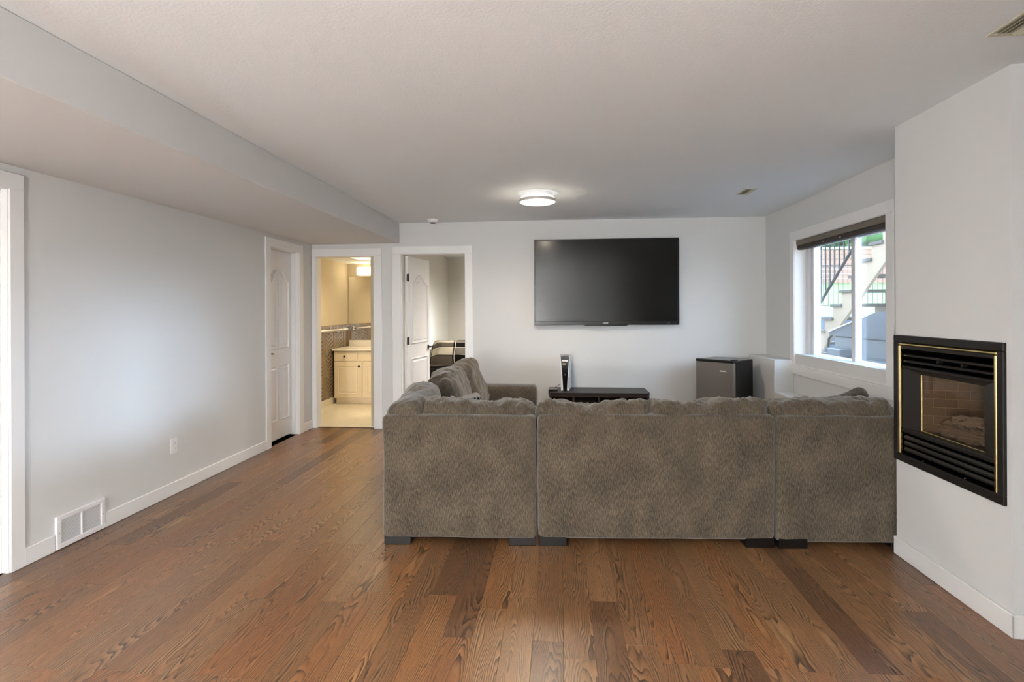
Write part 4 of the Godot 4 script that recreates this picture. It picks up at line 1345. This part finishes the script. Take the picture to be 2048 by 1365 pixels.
func far_wall_things():
	# television on a wall bracket
	var tv = thing("television", "large black flat screen television mounted on the far wall", "television", Vector3(0.535, 1.722, ZB))
	var w = 1.626; var h = 0.98
	bx("wall_bracket", Vector3(-0.3, -0.25, 0), Vector3(0.3, 0.2, 0.035), M.black, tv)
	bx("back_shell", Vector3(-w / 2 + 0.05, -h / 2 + 0.05, 0.03), Vector3(w / 2 - 0.05, h / 2 - 0.05, 0.06), M.black, tv, 0.01)
	var bz := mat(Color(0.02, 0.02, 0.021), 0.3)
	var mb := MB.new()
	mb.box(Vector3(-w / 2, -h / 2, 0.045), Vector3(w / 2, h / 2, 0.068), 0.004)
	obj("cabinet", mb, bz, tv)
	mb = MB.new()
	mb.box(Vector3(-w / 2, h / 2 - 0.016, 0.066), Vector3(w / 2, h / 2, 0.075), 0.002)
	mb.box(Vector3(-w / 2, -h / 2, 0.066), Vector3(w / 2, -h / 2 + 0.042, 0.075), 0.003)
	for s in [-1, 1]: mb.box(Vector3(s * w / 2, -h / 2 + 0.042, 0.066), Vector3(s * (w / 2 - 0.018), h / 2 - 0.016, 0.075), 0.002)
	obj("bezel", mb, mat(Color(0.035, 0.034, 0.035), 0.28), tv)
	bx("screen", Vector3(-w / 2 + 0.017, -h / 2 + 0.041, 0.066), Vector3(w / 2 - 0.017, h / 2 - 0.015, 0.0695), M.screen, tv)
	mb = MB.new()
	mb.prism(PackedVector2Array([Vector2(-0.27, -h / 2 + 0.004), Vector2(-0.22, -h / 2 - 0.012), Vector2(0.22, -h / 2 - 0.012), Vector2(0.27, -h / 2 + 0.004)]), 0.048, 0.072)
	obj("sensor_bar", mb, bz, tv)
	text("SHARP", 0.02, 0.002, mat(Color(0.75, 0.75, 0.75), 0.4), Transform3D(Basis.IDENTITY, Vector3(-0.005, -h / 2 + 0.021, 0.0755)), tv)
	for x in [0.68, 0.70, 0.76]: bx("indicator_mark", Vector3(x, -h / 2 + 0.018, 0.074), Vector3(x + 0.012, -h / 2 + 0.023, 0.0755), M.greyplastic, tv)

	# low dark media console
	var c = thing("media_console", "low dark brown media console with open compartments under the television", "media console", Vector3(-0.115, 0, ZB + 0.02))
	var cw = 1.08; var cd = 0.43
	mb = MB.new()
	mb.prism(PackedVector2Array([Vector2(0, 0), Vector2(cw, 0), Vector2(cw, cd - 0.05), Vector2(cw - 0.03, cd), Vector2(0.03, cd), Vector2(0, cd - 0.05)]), 0.0, 0.03)
	var top = obj("top_board", mb, M.espresso, c)
	top.rotation.x = PI / 2
	top.position = Vector3(0, 0.515, 0)
	bx("front_edge", Vector3(0.03, 0.468, cd - 0.03), Vector3(cw - 0.03, 0.486, cd - 0.004), M.espresso_edge, c, 0.003)
	bx("bottom_board", Vector3(0.02, 0.08, 0.01), Vector3(cw - 0.02, 0.105, cd - 0.02), M.espresso, c, 0.002)
	bx("back_board", Vector3(0.02, 0.08, 0.0), Vector3(cw - 0.02, 0.485, 0.012), M.espresso, c)
	for x in [0.01, cw - 0.035]: bx("side_board", Vector3(x, 0.03, 0.0), Vector3(x + 0.025, 0.485, cd - 0.01), M.espresso, c, 0.002)
	for k in 3:
		var x = cw * (k + 1) / 4.0
		bx("divider", Vector3(x - 0.009, 0.105, 0.012), Vector3(x + 0.009, 0.47, cd - 0.012), M.espresso_edge, c, 0.002)
	for x in [0.03, cw - 0.08]:
		for z in [0.03, cd - 0.09]: bx("foot", Vector3(x, 0, z), Vector3(x + 0.05, 0.08, z + 0.05), M.espresso, c)

	# upright game console: white flared side panels round a black core
	var g = thing("game_console", "white and black upright game console standing on the media console", "game console", Vector3(0.066, 0.515, -6.06), -0.10)
	var white := mat(Color(0.93, 0.94, 0.96), 0.4)
	var core := mat(Color(0.025, 0.025, 0.03), 0.18)
	bx("stand", Vector3(-0.045, 0, -0.2), Vector3(0.045, 0.012, -0.01), core, g, 0.004)
	mb = MB.new()
	mb.prism(PackedVector2Array([Vector2(-0.022, 0.008), Vector2(0.02, 0.008), Vector2(0.03, 0.15), Vector2(0.046, 0.372), Vector2(0.03, 0.383), Vector2(-0.03, 0.383), Vector2(-0.046, 0.372), Vector2(-0.03, 0.15)]), -0.22, -0.004, true)
	obj("core", mb, core, g)
	for s in [-1, 1]:
		mb = MB.new()
		var pts := PackedVector2Array()
		var inn := [Vector2(0.021, 0.006), Vector2(0.026, 0.10), Vector2(0.034, 0.22), Vector2(0.043, 0.32), Vector2(0.050, 0.385)]
		var ous := [Vector2(0.053, 0.395), Vector2(0.05, 0.32), Vector2(0.045, 0.2), Vector2(0.044, 0.08), Vector2(0.045, 0.004)]
		for p in inn: pts.append(Vector2(p.x * s, p.y))
		for p in ous: pts.append(Vector2(p.x * s, p.y))
		mb.prism(pts, -0.25, 0.004, true)
		var pn = obj("side_panel", mb, white, g)
		if s == 1: bx("disc_slot", Vector3(0.037, 0.03, 0.003), Vector3(0.0405, 0.155, 0.006), core, pn, 0.001)
	bx("white_label", Vector3(-0.034, 0.323, -0.006), Vector3(0.032, 0.338, 0.001), M.whiteplastic, g)
	bx("gold_label", Vector3(-0.030, 0.288, -0.006), Vector3(0.012, 0.303, 0.001), mat(Color(0.72, 0.66, 0.52), 0.5), g, 0.002)
	bx("usb_port", Vector3(-0.004, 0.17, -0.006), Vector3(0.004, 0.185, 0.0), M.greyplastic, g, 0.001)
	# little box and its wire
	var b = thing("streaming_box", "small flat black box with silver top beside the game console", "media box", Vector3(-0.065, 0.515, -6.09))
	bx("body", Vector3(-0.048, 0.0, -0.05), Vector3(0.048, 0.018, 0.05), M.black, b, 0.004)
	bx("top_plate", Vector3(-0.046, 0.018, -0.048), Vector3(0.046, 0.024, 0.048), M.greyplastic, b, 0.003)
	mb = MB.new()
	var pts2 := []
	for k in 13:
		var t = k / 12.0
		pts2.append(Vector3(lerp(-0.05, 0.075, t), 0.54 + sin(t * PI * 0.62) * 0.045 - t * 0.004, -6.1 - 0.1 * t))
	mb.tube(pts2, 0.0028, 6)
	tag(obj("cable", mb, M.black), "thin dark cable arching from the small black box", "cable")

	# compact refrigerator turned into the room
	var fr = thing("mini_fridge", "compact stainless and black refrigerator in the far right corner", "refrigerator", Vector3(1.767, 0, -5.76), -0.803)
	# local x runs from the front right edge leftwards along the door; z points out of the door
	var fw = 0.43; var fd = 0.40; var fh = 0.872
	bx("cabinet", Vector3(-fw, 0.04, -fd), Vector3(0, fh, -0.05), mat(Color(0.055, 0.052, 0.05), 0.45), fr, 0.006)
	bx("door", Vector3(-fw, 0.06, -0.046), Vector3(0, fh - 0.022, 0.0), M.stainless, fr, 0.006)
	bx("door_cap", Vector3(-fw - 0.001, fh - 0.022, -0.047), Vector3(0.001, fh + 0.004, 0.002), M.black, fr, 0.005)
	bx("door_edge", Vector3(-0.014, 0.06, -0.03), Vector3(0.002, fh - 0.024, 0.003), mat(Color(0.62, 0.58, 0.52), 0.35, 0.6), fr, 0.003)
	bx("hinge_cover", Vector3(-0.05, fh, -0.10), Vector3(-0.004, fh + 0.012, -0.03), M.black, fr, 0.003)
	bx("top_panel", Vector3(-fw + 0.004, fh - 0.002, -fd + 0.004), Vector3(-0.004, fh + 0.003, -0.052), mat(Color(0.42, 0.41, 0.40), 0.3), fr, 0.002)
	bx("name_badge", Vector3(-0.15, fh - 0.115, -0.002), Vector3(-0.08, fh - 0.103, 0.002), M.whiteplastic, fr, 0.001)
	for x in [-fw + 0.02, -0.06]:
		for z in [-fd + 0.02, -0.09]: bx("foot", Vector3(x, 0, z), Vector3(x + 0.04, 0.045, z + 0.04), M.black, fr)

# ---------------------------------------------------------------- fittings
func small_fittings():
	flush_light(Vector3(-0.183, H, -4.90), "round white flush ceiling light glowing near the far wall", "flush_light")
	flush_light(Vector3(0.1, H, 0.9), "unseen round white flush ceiling light behind the camera, lights the near half of the room", "flush_light")  # out of view, lights the near half of the room
	fill_globe_lamp(Vector3(-1.3, 0, 2.3), "white globe floor lamp added behind the camera as fill light for the room")
	fill_torchiere(Vector3(-0.5, 0, 1.5), "white bowl uplight added behind the camera as fill light for the ceiling")
	# smoke alarm
	var s = thing("smoke_alarm", "small round white smoke alarm on the ceiling beside the bulkhead", "smoke alarm", Vector3(-1.425, H, -6.17))
	var mb := MB.new()
	mb.lathe([Vector2(0.0, -0.038), Vector2(0.04, -0.038), Vector2(0.055, -0.03), Vector2(0.06, -0.012), Vector2(0.064, 0.0)], 32)
	obj("body", mb, M.whiteplastic, s)
	mb = MB.new()
	mb.lathe([Vector2(0.0, -0.044), Vector2(0.03, -0.044), Vector2(0.036, -0.036), Vector2(0.0, -0.036)], 24)
	obj("grille", mb, M.black, s)
	# ceiling registers
	ceiling_vent(Vector3(1.655, H, -5.0), 0.10, 0.25, "small pale ceiling vent near the far right corner")
	ceiling_vent(Vector3(1.70, H, -2.06), 0.15, 0.36, "white ceiling vent at the top right edge of the photo")
	# floor level return grille on the left wall
	var r = thing("wall_register", "white louvred return air register low on the left wall", "vent", Vector3(XL, 0, -3.163), PI / 2)
	# local x runs away from the camera, z out of the wall
	var w = 0.348; var h = 0.2
	bx("back_plate", Vector3(-w / 2 + 0.01, 0.01, 0.002), Vector3(w / 2 - 0.01, h - 0.008, 0.006), mat(Color(0.72, 0.75, 0.78), 0.8), r)
	mb = MB.new()
	mb.box(Vector3(-w / 2, 0.004, 0), Vector3(w / 2, 0.034, 0.018), 0.003)
	mb.box(Vector3(-w / 2, h - 0.028, 0), Vector3(w / 2, h, 0.018), 0.003)
	for sx in [-1, 1]: mb.box(Vector3(sx * w / 2, 0.034, 0), Vector3(sx * (w / 2 - 0.032), h - 0.028, 0.018), 0.003)
	mb.box(Vector3(-0.005, 0.034, 0.004), Vector3(0.005, h - 0.028, 0.017), 0.002)
	obj("frame", mb, M.whiteplastic, r)
	var fin := MB.new()
	fin.xf = Transform3D(Basis(Vector3(1, 0, 0), 0.25), Vector3.ZERO)
	fin.box(Vector3(-0.068, -0.0033, -0.0006), Vector3(0.068, 0.0033, 0.0006), 0.0004)
	var fm = fin.mesh()
	for cidx in [-1, 1]:
		for k in 17:
			var o = put("louvre", fm, M.whiteplastic, r)
			o.position = Vector3(cidx * 0.0735, 0.0385 + k * 0.0081, 0.011)
	for sx in [-1, 1]:
		mb = MB.new()
		mb.xf = Transform3D(Basis(Vector3(1, 0, 0), PI / 2), Vector3(sx * (w / 2 - 0.016), 0.1, 0.0175))
		mb.lathe([Vector2(0, 0), Vector2(0.004, 0), Vector2(0.003, 0.0015), Vector2(0, 0.002)], 12)
		obj("screw", mb, M.greyplastic, r)
	# receptacle
	var o2 = thing("wall_outlet", "white duplex electrical outlet low on the left wall", "outlet", Vector3(XL, 0.372, -3.995), PI / 2)
	bx("cover_plate", Vector3(-0.035, -0.057, 0), Vector3(0.035, 0.057, 0.006), M.whiteplastic, o2, 0.003)
	for y in [-0.02, 0.02]:
		var rc = bx("receptacle", Vector3(-0.017, y - 0.014, 0.005), Vector3(0.017, y + 0.014, 0.0085), M.whiteplastic, o2, 0.003)
		for x in [-0.0065, 0.0065]: bx("slot", Vector3(x - 0.001, y - 0.003, 0.008), Vector3(x + 0.001, y + 0.006, 0.0088), M.deep, rc)

func flush_light(at: Vector3, label: String, called: String):
	var t = thing(called, label, "ceiling light", at)
	var mb := MB.new()
	mb.lathe([Vector2(0.0, -0.001), Vector2(0.135, -0.001), Vector2(0.135, -0.03), Vector2(0.0, -0.03)], 48)
	obj("base", mb, M.whiteplastic, t)
	var em := mat(Color(1, 1, 0.98), 0.4)
	em.emission_enabled = true
	em.emission = Color(1.0, 0.97, 0.92)
	em.emission_energy_multiplier = 0.6
	mb = MB.new()
	mb.lathe([Vector2(0.0, -0.09), Vector2(0.10, -0.0895), Vector2(0.145, -0.085), Vector2(0.155, -0.077), Vector2(0.156, -0.055), Vector2(0.152, -0.042), Vector2(0.143, -0.033), Vector2(0.132, -0.0305), Vector2(0.0, -0.0305)], 48)
	obj("diffuser", mb, em, t)
	mb = MB.new()
	mb.lathe([Vector2(0.157, -0.078), Vector2(0.163, -0.078), Vector2(0.163, -0.053), Vector2(0.157, -0.053), Vector2(0.157, -0.078)], 48)
	obj("band", mb, mat(Color(0.8, 0.79, 0.78), 0.35, 0.3), t)
	var l := OmniLight3D.new()
	l.name = "lamp_halo"
	l.light_energy = LAMP * 0.07
	l.light_size = 0.03
	var d := SpotLight3D.new()
	d.name = "lamp_light"
	d.light_energy = LAMP
	d.light_size = 0.12
	d.spot_angle = 84.0
	d.spot_range = 14.0
	d.spot_attenuation = 2.0
	l.omni_range = 14.0
	l.omni_attenuation = 2.0
	for x in [l, d]:
		x.light_color = Color(1.0, 0.94, 0.85)
		x.shadow_enabled = true
		t.add_child(x, true)
	l.position = Vector3(0, -0.06, 0)
	d.position = Vector3(0, -0.105, 0)
	d.rotation.x = -PI / 2

func fill_globe_lamp(at: Vector3, label: String):  # added fill light behind the camera, brightens ceiling and walls
	var t = thing("fill_globe_lamp", label, "added floor lamp", at)
	var mb := MB.new()
	mb.lathe([Vector2(0, 0), Vector2(0.13, 0), Vector2(0.13, 0.02), Vector2(0.02, 0.03), Vector2(0.012, 0.06), Vector2(0.012, 0.87), Vector2(0.04, 0.87), Vector2(0.04, 0.88), Vector2(0, 0.88)], 32)
	obj("pole", mb, M.black, t)
	mb = MB.new()
	var prof := []
	for k in 17: prof.append(Vector2(0.15 * sin(PI * k / 16.0), 1.02 - 0.15 * cos(PI * k / 16.0)))
	mb.lathe(prof, 32)
	var em := mat(Color(1, 1, 0.97), 0.4)
	em.emission_enabled = true
	em.emission = Color(1.0, 0.96, 0.9)
	em.emission_energy_multiplier = 1.0
	obj("globe", mb, em, t)
	var l := OmniLight3D.new()
	l.name = "lamp_light"
	l.light_color = Color(0.985, 0.985, 0.97)
	l.light_energy = FILL_GLOBE
	l.light_size = 0.14
	l.omni_range = 14.0
	l.omni_attenuation = 2.0
	l.shadow_enabled = true
	t.add_child(l, true)
	l.position = Vector3(0, 1.02, 0)

# added fill uplight that throws its light on the ceiling behind the camera
func fill_torchiere(at: Vector3, label: String):
	var t = thing("fill_floor_lamp", label, "added floor lamp", at)
	var mb := MB.new()
	mb.lathe([Vector2(0, 0), Vector2(0.14, 0), Vector2(0.14, 0.02), Vector2(0.02, 0.035), Vector2(0.012, 0.06), Vector2(0.012, 1.66), Vector2(0, 1.66)], 32)
	obj("pole", mb, M.black, t)
	mb = MB.new()
	mb.lathe([Vector2(0.012, 1.66), Vector2(0.06, 1.67), Vector2(0.15, 1.75), Vector2(0.17, 1.80), Vector2(0.165, 1.80), Vector2(0.14, 1.755), Vector2(0.05, 1.69), Vector2(0.0, 1.685)], 32)
	obj("shade", mb, M.whiteplastic, t)
	var l := SpotLight3D.new()
	l.name = "lamp_light"
	l.light_color = Color(0.985, 0.985, 0.97)
	l.light_energy = FILL_UPLIGHT
	l.light_size = 0.1
	l.spot_angle = 86.0
	l.spot_range = 12.0
	l.spot_attenuation = 2.0
	l.shadow_enabled = true
	t.add_child(l, true)
	l.position = Vector3(0, 1.78, 0)
	l.rotation.x = PI / 2

func ceiling_vent(at: Vector3, w: float, l: float, label: String):
	var t = thing("ceiling_vent", label, "vent", at)
	var pale := mat(Color(0.80, 0.79, 0.72), 0.5)
	var mb := MB.new()
	mb.box(Vector3(-w / 2, -0.006, -l / 2), Vector3(w / 2, 0, -l / 2 + 0.018), 0.002)
	mb.box(Vector3(-w / 2, -0.006, l / 2 - 0.018), Vector3(w / 2, 0, l / 2), 0.002)
	for s in [-1, 1]: mb.box(Vector3(s * w / 2, -0.006, -l / 2 + 0.018), Vector3(s * (w / 2 - 0.016), 0, l / 2 - 0.018), 0.002)
	obj("frame", mb, pale, t)
	bx("backing", Vector3(-w / 2 + 0.01, -0.0015, -l / 2 + 0.01), Vector3(w / 2 - 0.01, -0.0005, l / 2 - 0.01), mat(Color(0.6, 0.58, 0.51), 0.8), t)
	var n = int((w - 0.04) / 0.016)
	for k in n:
		var m2 := MB.new()
		m2.xf = Transform3D(Basis(Vector3(0, 0, 1), 0.6 if k < n / 2.0 else -0.6), Vector3(-w / 2 + 0.028 + k * (w - 0.056) / max(1, n - 1), -0.008, 0))
		m2.box(Vector3(-0.008, -0.0008, -l / 2 + 0.016), Vector3(0.008, 0.0008, l / 2 - 0.016), 0.0005)
		obj("slat", m2, pale, t)
